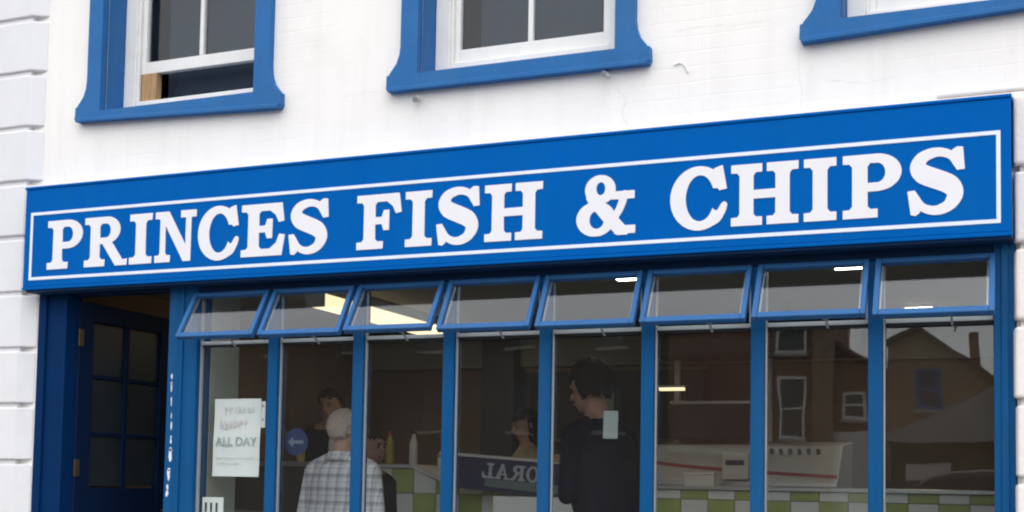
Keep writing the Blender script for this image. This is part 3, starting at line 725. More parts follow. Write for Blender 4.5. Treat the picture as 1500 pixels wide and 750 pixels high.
# ceiling lights
def tube_light(x0, x1, y0, y1, z, lab):
    t = empty('strip_light', ((x0+x1)/2, (y0+y1)/2, z)); tag(t, lab, 'light')
    cx, cy = (x0+x1)/2, (y0+y1)/2
    MB().box(x0-cx, x1-cx, y0-cy, y1-cy, 0.05, 2.598-z).build('light_body', M['enamel'], t, bevel=0.004)
    MB().box(x0-cx+0.01, x1-cx-0.01, y0-cy+0.02, y1-cy-0.02, -0.03, 0.049).build('diffuser', M['lamp'], t, bevel=0.012)
    for ya, yb in ((y0-cy, y0-cy+0.019), (y1-cy-0.019, y1-cy)):
        MB().box(x0-cx+0.005, x1-cx-0.005, ya, yb, -0.034, 0.049).build('end_cap', M['enamel'], t)
tube_light(-4.27, -4.13, 1.02, 2.78, 2.49, 'long warm strip light running to the back behind the left casements')
for (x, y, lab) in ((-2.205, 1.26, 'bright ceiling light seen above the fifth casement from the left'), (-0.94, 1.24, 'bright ceiling light seen at the top of the second casement from the right'),
                    (-4.13, 3.12, 'small ceiling light at the foot of the fourth casement from the left'), (-1.98, 3.16, 'ceiling light seen at the foot of the sixth casement from the left'), (-0.725, 3.04, 'ceiling light seen at the foot of the rightmost casement')):
    t = empty('ceiling_light', (x, y, 2.599)); tag(t, lab, 'light', 'small rectangular ceiling lights')
    MB().box(-0.105, 0.105, -0.085, 0.085, -0.012, 0.0).build('light_frame', M['enamel'], t)
    MB().box(-0.085, 0.085, -0.065, 0.065, -0.020, -0.013).build('diffuser', M['lamp2'], t)
t = empty('hood_light', (-2.42, 3.0, 2.06)); tag(t, 'short bright tube light above the frying range', 'light')
MB().box(-0.10, 0.10, -0.03, 0.03, 0.015, 0.03).build('light_body', M['enamel'], t)
MB().box(-0.09, 0.09, -0.025, 0.025, -0.005, 0.014).build('diffuser', M['lamp'], t)

# tiled counter
cnt = empty('tiled_counter', (-2.1, 2.0, 0)); tag(cnt, 'shop counter faced with green and white chequered tiles', 'counter')
def cpart(name, b, mat, bev=0.0):
    o = b.build(name, M[mat], cnt, bevel=bev); o.location = (2.1, -2.0, 0); return o
def topz(x): return 1.46 if x < -3.98 else (1.345 if x > -3.72 else 1.46-(x+3.98)/0.26*0.115)
cpart('counter_body', MB().prism([(-4.32, 0.001), (0.30, 0.001), (0.30, 1.343), (-3.72, 1.343), (-3.98, 1.458), (-4.32, 1.458)], 2.012, 2.60), 'grout')
cpart('counter_top', MB().box(-3.70, 0.30, 1.985, 2.62, 1.3455, 1.372), 'steel', 0.004)
cpart('counter_top', MB().box(-4.34, -3.98, 1.985, 2.62, 1.4605, 1.486), 'steel', 0.004)
cpart('counter_top', MB().prism([(-3.979, 1.4605), (-3.701, 1.3455), (-3.701, 1.372), (-3.979, 1.486)], 1.986, 2.61), 'enamel')
for k in range(27):
    x1 = -0.36+0.172*2 - 0.172*k + 0.172; x0 = x1-0.172
    if x1 > 0.30: continue
    if x0 < -4.34: break
    for r_ in range(5):
        z1 = 1.287 - 0.172*(r_-1); z0 = z1-0.172
        if r_ == 0:
            ta, tb = min(topz(x0), z1)-0.004, min(topz(x1), z1)-0.004; z0 = 1.287
            poly = [(x0+0.003, z0+0.003), (x1-0.003, z0+0.003), (x1-0.003, max(tb, z0+0.01)), (x0+0.003, max(ta, z0+0.01))]
        else: poly = [(x0+0.003, z0+0.003), (x1-0.003, z0+0.003), (x1-0.003, z1-0.003), (x0+0.003, z1-0.003)]
        col = 'tile_g' if (k+r_) % 2 == 0 else 'tile_w'
        o = cpart('tile', MB().prism(poly, 2.0, 2.0118), col)
lc = empty('side_counter', (-4.95, 2.3, 0)); tag(lc, 'dark wooden side counter with pale steel top behind the hanging poster', 'counter')
MB().box(-0.60, 0.60, -0.30, 0.30, 0.001, 1.46).build('counter_body', M['darkwall'], lc)
MB().box(-0.62, 0.60, -0.33, 0.31, 1.461, 1.50).build('counter_top', M['steel'], lc, bevel=0.004)
tag(MB().box(-5.55, -2.62, 2.66, 3.6, 0.001, 0.20).build('raised_platform', M['floor']), 'low raised platform behind the counter where the staff stand', 'platform')

# navy panel with reversed lettering, added in place of a shop sign's reflection
nv = empty('mirrored_sign_panel', (-3.16, 1.72, 1.28)); tag(nv, 'dark navy panel with reversed white lettering, standing in for a shop sign mirrored in the glass', 'sign')
def npart(name, b, mat, bev=0): 
    o = b.build(name, M[mat], nv, bevel=bev); o.location = (3.16, -1.72, -1.28); return o
npart('panel', MB().prism([(-3.62, 1.345), (-2.60, 1.245), (-2.60, 1.480), (-3.62, 1.548)], 1.70, 1.74), 'navy')
npart('panel_edge', MB().prism([(-3.63, 1.550), (-2.60, 1.482), (-2.60, 1.500), (-3.63, 1.568)], 1.69, 1.75), 'enamel')
npart('lower_band', MB().prism([(-3.30, 1.345), (-2.62, 1.285), (-2.62, 1.345), (-3.30, 1.395)], 1.692, 1.699), 'till')
npart('leg', MB().box(-3.56, -3.52, 1.705, 1.735, 0.001, 1.335), 'black'); npart('leg', MB().box(-2.68, -2.64, 1.705, 1.735, 0.001, 1.25), 'black')
xL = -3.325
for ch, w_ in (('L', 0.082), ('A', 0.104), ('R', 0.104), ('O', 0.090), ('C', 0.088)):
    me = letter_mesh(ch, w_, 0.098, 0.004, M['grey_letter'], True) if 'grey_letter' in M else None
    if me is None:
        M['grey_letter'] = paint('grey_lettering', (0.40, 0.43, 0.46), 0.6, 0.1, 12); me = letter_mesh(ch, w_, 0.098, 0.004, M['grey_letter'], True)
    o = link('letter', me, nv); o.location = (xL+3.16, -0.0235, 1.402-1.28-(xL+3.325)*0.075); o.rotation_euler = (0, R(4.3), 0)
    xL += w_+0.006
wc = MB().box(-3.22, -2.66, 1.650, 1.660, 0.86, 1.283)
tag(wc.build('white_menu_card', M['paper']), 'plain white card standing under the navy panel', 'card')

# frying range behind the counter
fr = empty('frying_range', (-1.85, 2.95, 0)); tag(fr, 'white enamel frying range with a faded red stripe behind the counter', 'frying range')
def fpart(name, b, mat, bev=0.0):
    o = b.build(name, M[mat], fr, bevel=bev); o.location = (1.85, -2.95, 0); return o
fpart('range_body', MB().prism_yz([(2.64, 0.001), (3.35, 0.001), (3.35, 1.70), (2.86, 1.66), (2.66, 1.44), (2.64, 1.42)], -2.50, -1.20), 'enamel', 0.008)
fpart('front_rail', MB().box(-2.50, -1.20, 2.60, 2.638, 1.376, 1.41), 'steel', 0.003)
st_ = MB()
for k in range(16):
    xa = -2.49+k*0.080; xb = xa+0.0802; f = lambda x: 1.545-0.10*((x+2.5)/1.3)**0.6
    def yz(z): return 2.66+(z-1.44)/0.22*0.20-0.0025
    st_.quad((xa, yz(f(xa)-0.012), f(xa)-0.012), (xb, yz(f(xb)-0.012), f(xb)-0.012), (xb, yz(f(xb)+0.012), f(xb)+0.012), (xa, yz(f(xa)+0.012), f(xa)+0.012))
fpart('red_stripe', st_, 'pink')
fpart('control_box', MB().box(-1.95, -1.775, 2.56, 2.655, 1.42, 1.60), 'enamel', 0.006)
fpart('control_slot', MB().box(-1.925, -1.80, 2.553, 2.5595, 1.515, 1.548), 'navy')
for i in range(6):
    x = -1.66+0.062*i
    fpart('control_knob', MB().tube([(x, 2.80-0.004, 1.60+0.004), (x, 2.775, 1.625)], 0.014, 10), 'black')
fpart('hood_post', MB().box(-1.80, -1.76, 3.28, 3.32, 1.70, 2.30), 'enamel', 0.003)
fpart('hood_post', MB().box(-2.48, -2.44, 3.28, 3.32, 1.70, 2.30), 'enamel', 0.003)
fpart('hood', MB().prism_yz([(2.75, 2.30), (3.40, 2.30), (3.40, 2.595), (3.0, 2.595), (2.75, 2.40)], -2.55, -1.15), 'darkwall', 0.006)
fpart('glass_cabinet', MB().box(-2.40, -1.85, 2.95, 3.25, 1.702, 1.95), 'darkglass', 0.005)
fpart('cabinet_rail', MB().box(-2.42, -1.83, 2.94, 3.26, 1.951, 1.975), 'steel', 0.003)
# small goods on the counters
def bottle(x, y, z, h, r, mat, cap, lab):
    t = empty('sauce_bottle', (x, y, z)); tag(t, lab, 'bottle', 'bottles along the counters')
    MB().lathe([(r*0.96, 0), (r, 0.006), (r, h*0.62), (r*0.45, h*0.80), (r*0.36, h*0.88)], 14).build('bottle_body', M[mat], t, smooth=False)
    MB().lathe([(r*0.42, h*0.881), (r*0.42, h*0.94), (r*0.15, h)], 12).build('cap', M[cap], t)
bottle(-4.27, 2.2, 1.486, 0.24, 0.032, 'yellow', 'redp', 'yellow sauce bottle on the counter right of the grey haired person')
bottle(-4.08, 2.2, 1.486, 0.25, 0.030, 'enamel', 'black', 'white bottle next to the yellow one on the tiled counter')
bottle(-4.98, 2.15, 1.50, 0.23, 0.032, 'yellow', 'black', 'yellow bottle on the dark side counter behind the poster')
bottle(-4.70, 2.12, 1.50, 0.24, 0.024, 'enamel', 'black', 'slim white bottle on the dark side counter left of the grey haired person')
bottle(-3.06, 2.25, 1.372, 0.20, 0.028, 'redp', 'enamel', 'red bottle on the steel counter top by the navy panel')
def box_thing(name, x, y, z, sx, sy, sz, mat, lab, cat, lid='enamel'):
    t = empty(name, (x, y, z)); tag(t, lab, cat)
    MB().box(-sx/2, sx/2, -sy/2, sy/2, 0, sz*0.8).build('box_body', M[mat], t, bevel=0.006)
    MB().box(-sx/2-0.004, sx/2+0.004, -sy/2-0.004, sy/2+0.004, sz*0.801, sz).build('lid', M[lid], t, bevel=0.006)
box_thing('napkin_box', -3.86, 2.38, 1.41+0.03, 0.17, 0.14, 0.13, 'enamel', 'pale napkin box on the sloping end of the tiled counter', 'box', 'silver')
box_thing('takeaway_box', -2.02, 2.3, 1.372, 0.20, 0.16, 0.09, 'enamel', 'white takeaway box on the counter in front of the frying range', 'box')

# paper in the window
po = empty('window_poster', (-4.085, 0.064, 1.59)); tag(po, 'white paper poster with ALL DAY lettering in the leftmost window pane', 'poster')
pm = MB(); nn = 12
for i in range(nn):
    for j in range(nn):
        def pt(a, c):
            x = -0.152+0.304*a/nn + (-0.006*(1-c/nn)); zz = -0.215+0.430*c/nn
            return (x, 0.003*math.sin(a*0.6)+0.002*math.sin(c*0.9), zz)
        pm.quad(pt(i, j), pt(i+1, j), pt(i+1, j+1), pt(i, j+1))
po_s = pm.build('sheet', M['paper'], po); s_ = po_s.modifiers.new('thick', 'SOLIDIFY'); s_.thickness = 0.0006
MB().box(0.146, 0.176, 0.006, 0.007, 0.055, 0.200).build('side_slip', M['paper'], po)
def text(body, x, z, size, mat, parent, y=-0.008, name='lettering', bold=0.0):
    cu = bpy.data.curves.new(name, 'FONT'); cu.body = body; cu.size = size; cu.align_x = 'CENTER'; cu.extrude = 0.0004; cu.offset = bold
    o = bpy.data.objects.new(name, cu); me = bpy.data.meshes.new_from_object(o); bpy.data.objects.remove(o)
    me.transform(Matrix.Rotation(R(90), 4, 'X')); me.materials.clear(); me.materials.append(mat)
    o = link(name, me, parent); o.location = (x, y, z); return o
text('ALL DAY', -0.002, -0.045, 0.068, M['green_ink'], po, bold=0.0012)
rr_ = random.Random(5)
for (zl, h, mat, x0, x1) in ((0.135, 0.040, 'grey_ink', -0.08, 0.10), (0.050, 0.052, 'pink_ink', -0.11, 0.07), (-0.115, 0.006, 'grey_ink', -0.13, 0.11), (-0.145, 0.006, 'grey_ink', -0.12, 0.02)):
    bb = MB(); x = x0
    while x < x1:
        w_ = rr_.uniform(0.012, 0.030)
        if h < 0.02: bb.box(x, min(x+w_, x1), -0.0078, -0.0070, zl, zl+h)
        else:
            bb.box(x, x+0.006, -0.0078, -0.0070, zl, zl+h*rr_.uniform(.7, 1)); bb.box(x+0.0062, x+w_*0.8, -0.0078, -0.0070, zl+h*rr_.uniform(0, .7), zl+h*0.8)
        x += w_+0.008
    o = bb.build('faded_print', M[mat], po); o['kind'] = 'stuff'
for zz in (0.175, 0.10): MB().box(0.154, 0.168, 0.0048, 0.0056, zz-0.008, zz+0.008).build('printed_mark', M['green_ink'], po)
no = empty('window_notice', (-4.232, 0.064, 1.10)); tag(no, 'small white notice with black bars low in the leftmost window pane', 'notice')
MB().box(-0.070, 0.070, 0, 0.001, -0.14, 0.158).build('sheet', M['paper'], no)
for x in (-0.045, -0.010, 0.026): MB().box(x-0.007, x+0.007, -0.001, -0.0002, 0.075, 0.128).build('black_bar', M['ink'], no)
M['arrow'] = paint('pale_arrow', (0.12, 0.155, 0.20), 0.7, 0.1, 20)
rs = empty('mirrored_road_sign', (-3.705, 0.066, 1.567)); tag(rs, 'round dark blue disc with a pale arrow, standing in for a road sign mirrored in the second window pane', 'sign')  # dark disc added for a road sign's dim reflection
MB().tube([(0, 0, 0), (0, 0.002, 0)], 0.074, 40).build('disc', M['bluesign'], rs)
MB().prism([(-0.050, 0), (-0.018, 0.030), (-0.018, 0.009), (0.046, 0.009), (0.046, -0.009), (-0.018, -0.009), (-0.018, -0.030)], -0.0012, -0.0004).build('arrow', M['arrow'], rs)

# ------------------------------------------------------------------ people
def cap_cone(b, p0, p1, r0, r1, seg=14):
    p0 = Vector(p0); p1 = Vector(p1); pts = []; rad = []
    d = (p1-p0); 
    b.ell(p0, (r0, r0, r0), seg, 8); b.ell(p1, (r1, r1, r1), seg, 8)
    b.tube([p0, p0.lerp(p1, 0.5), p1], [r0, (r0+r1)/2, r1], seg)
def person(lab, loc, rotz, H, skin, top, bottom, hair_col, hair='short', arms='down', head_turn=0.0, head_tilt=0.0, chest=None, bulk=1.0, collar=None, hair_seed=1, lean=0.0, wide=1.0):
    root = empty('person', loc, None, (0, 0, rotz)); tag(root, lab, 'person')
    s = H/1.75; v = lambda x, y, z: Vector((x*s*(wide if z > .85 else 1), (y-lean*max(0, z-.95))*s, z*s)); b = MB()
    # trunk: faces -y
    prof = [(0.84, .150, .105, 0.0), (0.92, .168, .118, 0.0), (1.02, .160*bulk, .115*bulk, 0), (1.12, .162*bulk, .118*bulk, -.006), (1.22, .172*(.5+.5*bulk), .120, -.004), (1.31, .178, .114, 0.0), (1.38, .165, .095, .006), (1.43, .120, .075, .010)]
    seg = 28; rings = []
    for (z, rx, ry, y) in prof:
        n0 = len(b.v); c0 = v(0, y, z)
        for k in range(seg):
            a_ = 2*math.pi*k/seg; ca, sa = math.cos(a_), math.sin(a_); q = 1/((abs(ca)**2.6+abs(sa)**2.6)**(1/2.6))
            b.v.append((c0.x+rx*s*wide*ca*q, c0.y+ry*s*sa*q, c0.z))
        rings.append(n0)
    for ra, rb in zip(rings, rings[1:]):
        for k in range(seg):
            l = (k+1) % seg; b.f.append((ra+k, ra+l, rb+l, rb+k)); b.mi.append(0)
    b.f.append(tuple(rings[0]+k for k in range(seg-1, -1, -1))); b.f.append(tuple(rings[-1]+k for k in range(seg))); b.mi += [0, 0]
    b.ell(v(0, 0.012, 1.435), (.125*s, .070*s, .050*s), 16, 8)
    cap_cone(b, v(0, .018, 1.42), v(0, .002, 1.545), .062*s, .056*s)
    for sd in (-1, 1): b.ell(v(sd*.175, .004, 1.385), (.062*s, .062*s, .058*s), 14, 8); cap_cone(b, v(sd*.06, .01, 1.46), v(sd*.165, .006, 1.405), .045*s, .052*s)
    # legs
    for sd in (-1, 1):
        cap_cone(b, v(sd*.085, 0, .90), v(sd*.095, -.01, .49), .088*s, .058*s); cap_cone(b, v(sd*.095, -.01, .49), v(sd*.10, .012, .09), .055*s, .040*s)
        b.ell(v(sd*.095, .02, .36), (.052*s, .056*s, .11*s), 14, 8)
        b.ell(v(sd*.105, -.055, .042), (.045*s, .125*s, .042*s), 14, 8)
    hands = []
    for sd in (-1, 1):
        sh = v(sd*.185, .004, 1.385)
        if arms == 'down' : el = v(sd*.235, .02, 1.10); wr = v(sd*.225, -.10, .88); fd = Vector((0, -.35, -.94)); 
        elif arms == 'front': el = v(sd*.245, -.02, 1.12); wr = v(sd*.12, -.25, 1.16); fd = Vector((-sd*.35, -.9, .05))
        elif arms == 'hold':
            el = v(sd*.235, -.04, 1.12); wr = v(sd*.10, -.15, 1.27 if sd > 0 else 1.14); fd = Vector((-sd*.5, -.75, .35))
        cap_cone(b, sh, el, .052*s, .043*s); cap_cone(b, el, wr, .042*s, .029*s)
        fd.normalize(); side = fd.cross(Vector((0, 0, 1))).normalized() if abs(fd.z) < .9 else Vector((0, 1, 0)).cross(fd).normalized(); nrm = side.cross(fd).normalized()
        pc = wr+fd*.055*s; rot = Matrix((side, fd, nrm)).transposed()
        b.ell(pc, (.042*s, .056*s, .018*s), 12, 8, rot)
        for q, (o_, L) in enumerate(((-.030, .070), (-.010, .080), (.010, .076), (.029, .060))):
            p0 = wr+fd*.095*s+side*o_*s; p1 = p0+(fd*.6-nrm*.25).normalized()*L*.55*s; p2 = p1+(fd*.35-nrm*.75).normalized()*L*.45*s
            cap_cone(b, p0, p1, .0095*s, .009*s, 8); cap_cone(b, p1, p2, .009*s, .0075*s, 8)
        p0 = wr+fd*.035*s-side*sd*.036*s; p1 = p0+(fd*.6-side*sd*.7).normalized()*.035*s; p2 = p1+(fd*.9-nrm*.3).normalized()*.028*s
        cap_cone(b, p0, p1, .012*s, .0105*s, 8); cap_cone(b, p1, p2, .0105*s, .0085*s, 8)
        hands.append((pc+fd*.04*s))
    # head
    hc = v(0, -.012, 1.632); hr = Euler((head_tilt, 0, head_turn)).to_matrix()
    hv = lambda x, y, z: Vector((x*s, y*s, z*s)); hp = lambda x, y, z: hc + hr @ hv(x, y, z)
    b.ell(hc+hr@hv(0, .012, .018), (.076*s, .097*s, .100*s), 20, 14, hr)
    b.ell(hp(0, -.022, -.052), (.058*s, .066*s, .068*s), 16, 10, hr)
    b.ell(hp(0, -.055, -.092), (.026*s, .022*s, .022*s), 12, 8, hr)
    cap_cone(b, hp(0, -.088, .006), hp(0, -.106, -.030), .009*s, .014*s, 10)
    b.ell(hp(0, -.082, .022), (.050*s, .016*s, .010*s), 12, 8, hr)
    b.ell(hp(0, -.082, -.062), (.026*s, .012*s, .009*s), 12, 8, hr)
    for sd in (-1, 1): b.ell(hp(sd*.078, .012, -.006), (.010*s, .020*s, .032*s), 10, 8, hr)
    me0 = b.mesh('body_raw', skin)
    o = bpy.data.objects.new('body_raw', me0); C.objects.link(o)
    rm = o.modifiers.new('r', 'REMESH'); rm.mode = 'VOXEL'; rm.voxel_size = 0.0085*s
    sm = o.modifiers.new('s', 'SMOOTH'); sm.factor = 0.5; sm.iterations = 4
    bpy.context.view_layer.update()
    me = bpy.data.meshes.new_from_object(o.evaluated_get(bpy.context.evaluated_depsgraph_get()))
    bpy.data.objects.remove(o)
    me.materials.clear()
    for mm in (skin, top, bottom, M['black'], chest or top): me.materials.append(mm)
    nv_ = len(me.polygons)
    for p in me.polygons:
        c = p.center; i = 1
        cy = c.y/s+lean*.52
        if c.z > (1.462 + .35*max(0, cy) - .25*max(0, -cy))*s and abs(c.x) < .105*s: i = 0
        elif min((c-h).length for h in hands) < .088*s: i = 0
        elif c.z < .085*s: i = 3
        elif c.z < .93*s and abs(c.x) < .20*s*wide: i = 2
        elif chest and c.y < (-.02-lean*(c.z/s-.95))*s and abs(c.x) < .105*s and c.z > 1.18*s: i = 4
        p.material_index = i
    link('body', me, root, smooth=True)
    # hair: shell over skull, open at the face
    hb = MB(); seg, rg = 40, 26; vs = {}
    for i in range(rg+1):
        th = math.pi*i/rg
        for k in range(seg):
            ph = 2*math.pi*k/seg
            d = Vector((math.sin(th)*math.cos(ph), math.sin(th)*math.sin(ph), math.cos(th)))
            n_ = (noise.noise(d*5+Vector((hair_seed, 0, 0)))*.012 + noise.noise(d*18+Vector((hair_seed, 3, 0)))*.007)*(1 if hair != 'short' else .6)
            ext = {'short': .006, 'thick': .022, 'long': .018}[hair]
            r = Vector((.078+ext+n_, .099+ext+n_, .102+ext+n_))
            q = Vector((d.x*r.x, d.y*r.y+.012, d.z*r.z+.018))
            if hair == 'long' and d.z < 0 and d.y > -.1: q.z = .018 - (-d.z)*.20; q.x = d.x*r.x if abs(d.x) > .3 else q.x; q.x = (.082+n_)*math.cos(ph)*(1-.25*(-d.z)); q.y = (.10+n_)*math.sin(ph)*(1-.2*(-d.z))+.016
            hb.v.append(tuple(hp(q.x, q.y, q.z))); vs[(i, k)] = (len(hb.v)-1, d, q)
    for i in range(rg):
        for k in range(seg):
            l = (k+1) % seg; d = vs[(i, k)][1]; q = vs[(i, k)][2]
            nz_ = noise.noise(d*9+Vector((hair_seed, 7, 0)))*.022
            face = d.y < -.25+nz_*4 and q.z < (.060 if hair != 'thick' else .050)+nz_
            low = q.z < (-.052 if hair != 'long' else -.175)+nz_ 
            side = d.y < .10 and q.z < -.005 and hair == 'short'
            ear = hair == 'short' and -.02 < d.y < .3 and abs(d.x) > .6 and q.z < .02
            if face or low or side or ear: continue
            hb.f.append((vs[(i, k)][0], vs[(i+1, k)][0], vs[(i+1, l)][0], vs[(i, l)][0])); hb.mi.append(0)
    ho = hb.build('hair', hair_col, root, smooth=True); so = ho.modifiers.new('t', 'SOLIDIFY'); so.thickness = .004*s
    for sd in (-1, 1):
        MB().ell(hp(sd*.031, -.083, -.002), (.011*s, .005*s, .005*s), 10, 6).build('eye', M['ink'], root, smooth=True)
        MB().ell(hp(sd*.031, -.090, .018), (.019*s, .006*s, .004*s), 10, 6).build('eyebrow', hair_col, root, smooth=True)
    MB().ell(hp(0, -.092, -.062), (.022*s, .005*s, .005*s), 12, 6).build('lips', M['lips'], root, smooth=True)
    if collar:
        cb_ = MB(); n_ = 28
        for k in range(n_):
            a0 = 2*math.pi*k/n_; a1 = 2*math.pi*(k+1)/n_
            def cp(a, r, z): return v(r*.070*math.cos(a), r*.072*math.sin(a)+.010, z-.02*(1-math.sin(a))/2-.012*max(0, -math.sin(a)))
            cb_.quad(cp(a0, 1.0, 1.507), cp(a1, 1.0, 1.507), cp(a1, 1.10, 1.482), cp(a0, 1.10, 1.482)); cb_.quad(cp(a0, 1.10, 1.482), cp(a1, 1.10, 1.482), cp(a1, 1.22, 1.455), cp(a0, 1.22, 1.455))
        co = cb_.build('collar', collar, root, smooth=True); so = co.modifiers.new('t', 'SOLIDIFY'); so.thickness = .004
    return root
M['lips'] = paint('lips', (0.35, 0.14, 0.12), 0.5, 0.1, 20)
M['skin'] = paint('skin', (0.52, 0.31, 0.23), 0.55, 0.10, 14)
M['skin2'] = paint('skin_ruddy', (0.30, 0.155, 0.11), 0.65, 0.12, 14)
M['whitehair'] = paint('grey_white_hair', (0.62, 0.51, 0.44), 0.8, 0.22, 45, 0.7, 120, 0.1, stretch=(3, 1, 1))
M['darkhair'] = paint('dark_hair', (0.008, 0.006, 0.006), 0.6, 0.3, 60, 0.6, 150, 0.08)
M['brownhair'] = paint('brown_hair', (0.035, 0.022, 0.015), 0.6, 0.3, 60, 0.6, 150, 0.08)
M['jacket'] = paint('navy_jacket', (0.007, 0.008, 0.018), 0.8, 0.2, 9, 0.3, 20, 0.05)
M['tee'] = paint('grey_teal_shirt', (0.05, 0.065, 0.07), 0.8, 0.15, 9, 0.3, 20, 0.05)
M['apron'] = paint('dark_overall', (0.02, 0.024, 0.035), 0.8, 0.15, 9, 0.3, 20, 0.05)
M['beige'] = paint('beige_top', (0.36, 0.28, 0.19), 0.8, 0.1, 9)
M['trousers'] = paint('dark_trousers', (0.04, 0.04, 0.05), 0.8, 0.2, 9)
def plaid():
    mt, nt, b = nodes('plaid_shirt'); tc = N(nt, 'ShaderNodeTexCoord'); sp = N(nt, 'ShaderNodeSeparateXYZ'); nt.links.new(tc.outputs['Object'], sp.inputs[0])
    cols = None
    def line(src, per, wid, off):
        a = N(nt, 'ShaderNodeMath', operation='MULTIPLY_ADD'); a.inputs[1].default_value = 1/per; a.inputs[2].default_value = off; nt.links.new(src, a.inputs[0])
        f = N(nt, 'ShaderNodeMath', operation='FRACT'); nt.links.new(a.outputs[0], f.inputs[0])
        d = N(nt, 'ShaderNodeMath', operation='SUBTRACT'); d.inputs[1].default_value = 0.5; nt.links.new(f.outputs[0], d.inputs[0])
        e = N(nt, 'ShaderNodeMath', operation='ABSOLUTE'); nt.links.new(d.outputs[0], e.inputs[0])
        r = N(nt, 'ShaderNodeMapRange'); r.inputs[1].default_value = wid; r.inputs[2].default_value = wid*1.5; r.inputs[3].default_value = 1; r.inputs[4].default_value = 0; nt.links.new(e.outputs[0], r.inputs[0]); return r.outputs[0]
    def add(a, c):
        m_ = N(nt, 'ShaderNodeMath', operation='ADD'); nt.links.new(a, m_.inputs[0]); nt.links.new(c, m_.inputs[1]); return m_.outputs[0]
    t = add(add(line(sp.outputs[0], 0.075, 0.14, 0.3), line(sp.outputs[2], 0.080, 0.13, 0.1)), add(line(sp.outputs[0], 0.0375, 0.06, 0.8), line(sp.outputs[2], 0.040, 0.05, 0.6)))
    cr = N(nt, 'ShaderNodeValToRGB'); cr.color_ramp.elements[0].color = (0.82, 0.81, 0.84, 1); cr.color_ramp.elements[1].color = (0.34, 0.33, 0.38, 1); cr.color_ramp.elements[1].position = 1.0
    mm = N(nt, 'ShaderNodeMath', operation='MULTIPLY'); mm.inputs[1].default_value = 0.42; nt.links.new(t, mm.inputs[0]); nt.links.new(mm.outputs[0], cr.inputs[0])
    nt.links.new(cr.outputs[0], b.inputs['Base Color']); b.inputs['Roughness'].default_value = 0.85
    n3 = N(nt, 'ShaderNodeTexNoise'); n3.inputs['Scale'].default_value = 9; nt.links.new(tc.outputs['Object'], n3.inputs['Vector'])
    bp = N(nt, 'ShaderNodeBump'); bp.inputs['Strength'].default_value = 0.5; bp.inputs['Distance'].default_value = 0.03; nt.links.new(n3.outputs['Fac'], bp.inputs['Height']); nt.links.new(bp.outputs[0], b.inputs['Normal'])
    return mt
M['plaid'] = plaid()
person('grey haired person in a white checked shirt seen from behind through the second pane', (-3.835, 0.80, 0.0), R(168), 1.79, M['skin'], M['plaid'], M['trousers'], M['whitehair'], 'short', 'down', head_turn=R(-18), bulk=1.25, wide=1.26, collar=M['plaid'], hair_seed=2)
person('tall dark haired person in a navy jacket standing sideways behind the fifth pane', (-2.09, 0.74, 0.0), R(-112), 2.04, M['skin2'], M['jacket'], M['trousers'], M['darkhair'], 'thick', 'hold', head_turn=R(6), head_tilt=R(12), chest=M['tee'], bulk=1.2, lean=0.26, wide=1.12, hair_seed=5)
person('person with long dark hair in a beige top behind the counter in the fourth pane', (-3.52, 2.95, 0.20), R(-50), 1.72, M['skin'], M['beige'], M['trousers'], M['darkhair'], 'long', 'front', head_tilt=R(10), hair_seed=8)
person('person with brown hair in dark overalls behind the side counter facing the street', (-5.22, 2.95, 0.20), R(10), 1.90, M['skin'], M['apron'], M['trousers'], M['brownhair'], 'short', 'front', head_tilt=R(6), hair_seed=11)
person('ruddy faced person in dark clothes just beyond the grey haired one', (-3.98, 1.40, 0.0), R(75), 1.70, M['skin2'], M['apron'], M['trousers'], M['brownhair'], 'short', 'down', hair_seed=14)
hp_ = MB().prism([(-0.037, -0.068), (0.037, -0.068), (0.037, 0.068), (-0.037, 0.068)], 0, 0.0012)
M['greypaper'] = paint('grey_paper', (0.22, 0.25, 0.245), 0.8, 0.05, 7)
ho_ = hp_.build('paper_sheet', M['greypaper']); ho_.location = (-1.917, 0.058, 1.656); ho_.rotation_euler = (0, R(1), 0); tag(ho_, 'small pale card stuck inside the fifth window pane', 'card')

# ------------------------------------------------------------------ across the street (seen mirrored in the glass)
def far_window(parent, x, z0, z1, w, y, mat='white', glassm='darkglass'):
    f = MB().box(x-w/2, x+w/2, y, y+0.10, z0, z0+0.12).box(x-w/2, x+w/2, y, y+0.10, z1-0.12, z1).box(x-w/2, x-w/2+0.12, y, y+0.10, z0+0.12, z1-0.12).box(x+w/2-0.12, x+w/2, y, y+0.10, z0+0.12, z1-0.12).box(x-w/2+0.12, x+w/2-0.12, y, y+0.09, (z0+z1)/2-0.05, (z0+z1)/2+0.05)
    wo_ = f.build('window', M[mat], parent)
    MB().box(x-w/2+0.11, x+w/2-0.11, y+0.005, y+0.03, z0+0.11, z1-0.11).build('pane', M[glassm], wo_)
    MB().box(x-w/2-0.1, x+w/2+0.1, y-0.01, y+0.20, z0-0.15, z0-0.001).build('sill', M['kerb'], wo_)
YF = -50.0
A = empty('brick_terrace', (0, 0, 0)); tag(A, 'tall red brick terrace across the street with white framed windows', 'building')
MB().box(-15.5, -8.7, YF-9, YF, -0.16, 11.5).build('wall', M['brick'], A)
MB().box(-15.6, -8.5, YF-9.2, YF+0.25, 11.5, 11.8).build('cornice', M['kerb'], A)
MB().box(-15.5, -8.75, YF+0.001, YF+0.12, 2.9, 3.2).build('string_course', M['kerb'], A)
for k in range(1):
    far_window(A, -9.9-4.3*k, 3.6, 6.4, 1.25, YF); far_window(A, -9.9-4.3*k, 7.4, 9.6, 1.25, YF)
    MB().box(-11.6-4.3*k, -8.9-4.3*k, YF+0.002, YF+0.10, -0.15, 2.6).build('shop_window', M['enamel' if k % 2 else 'darkglass'], A)
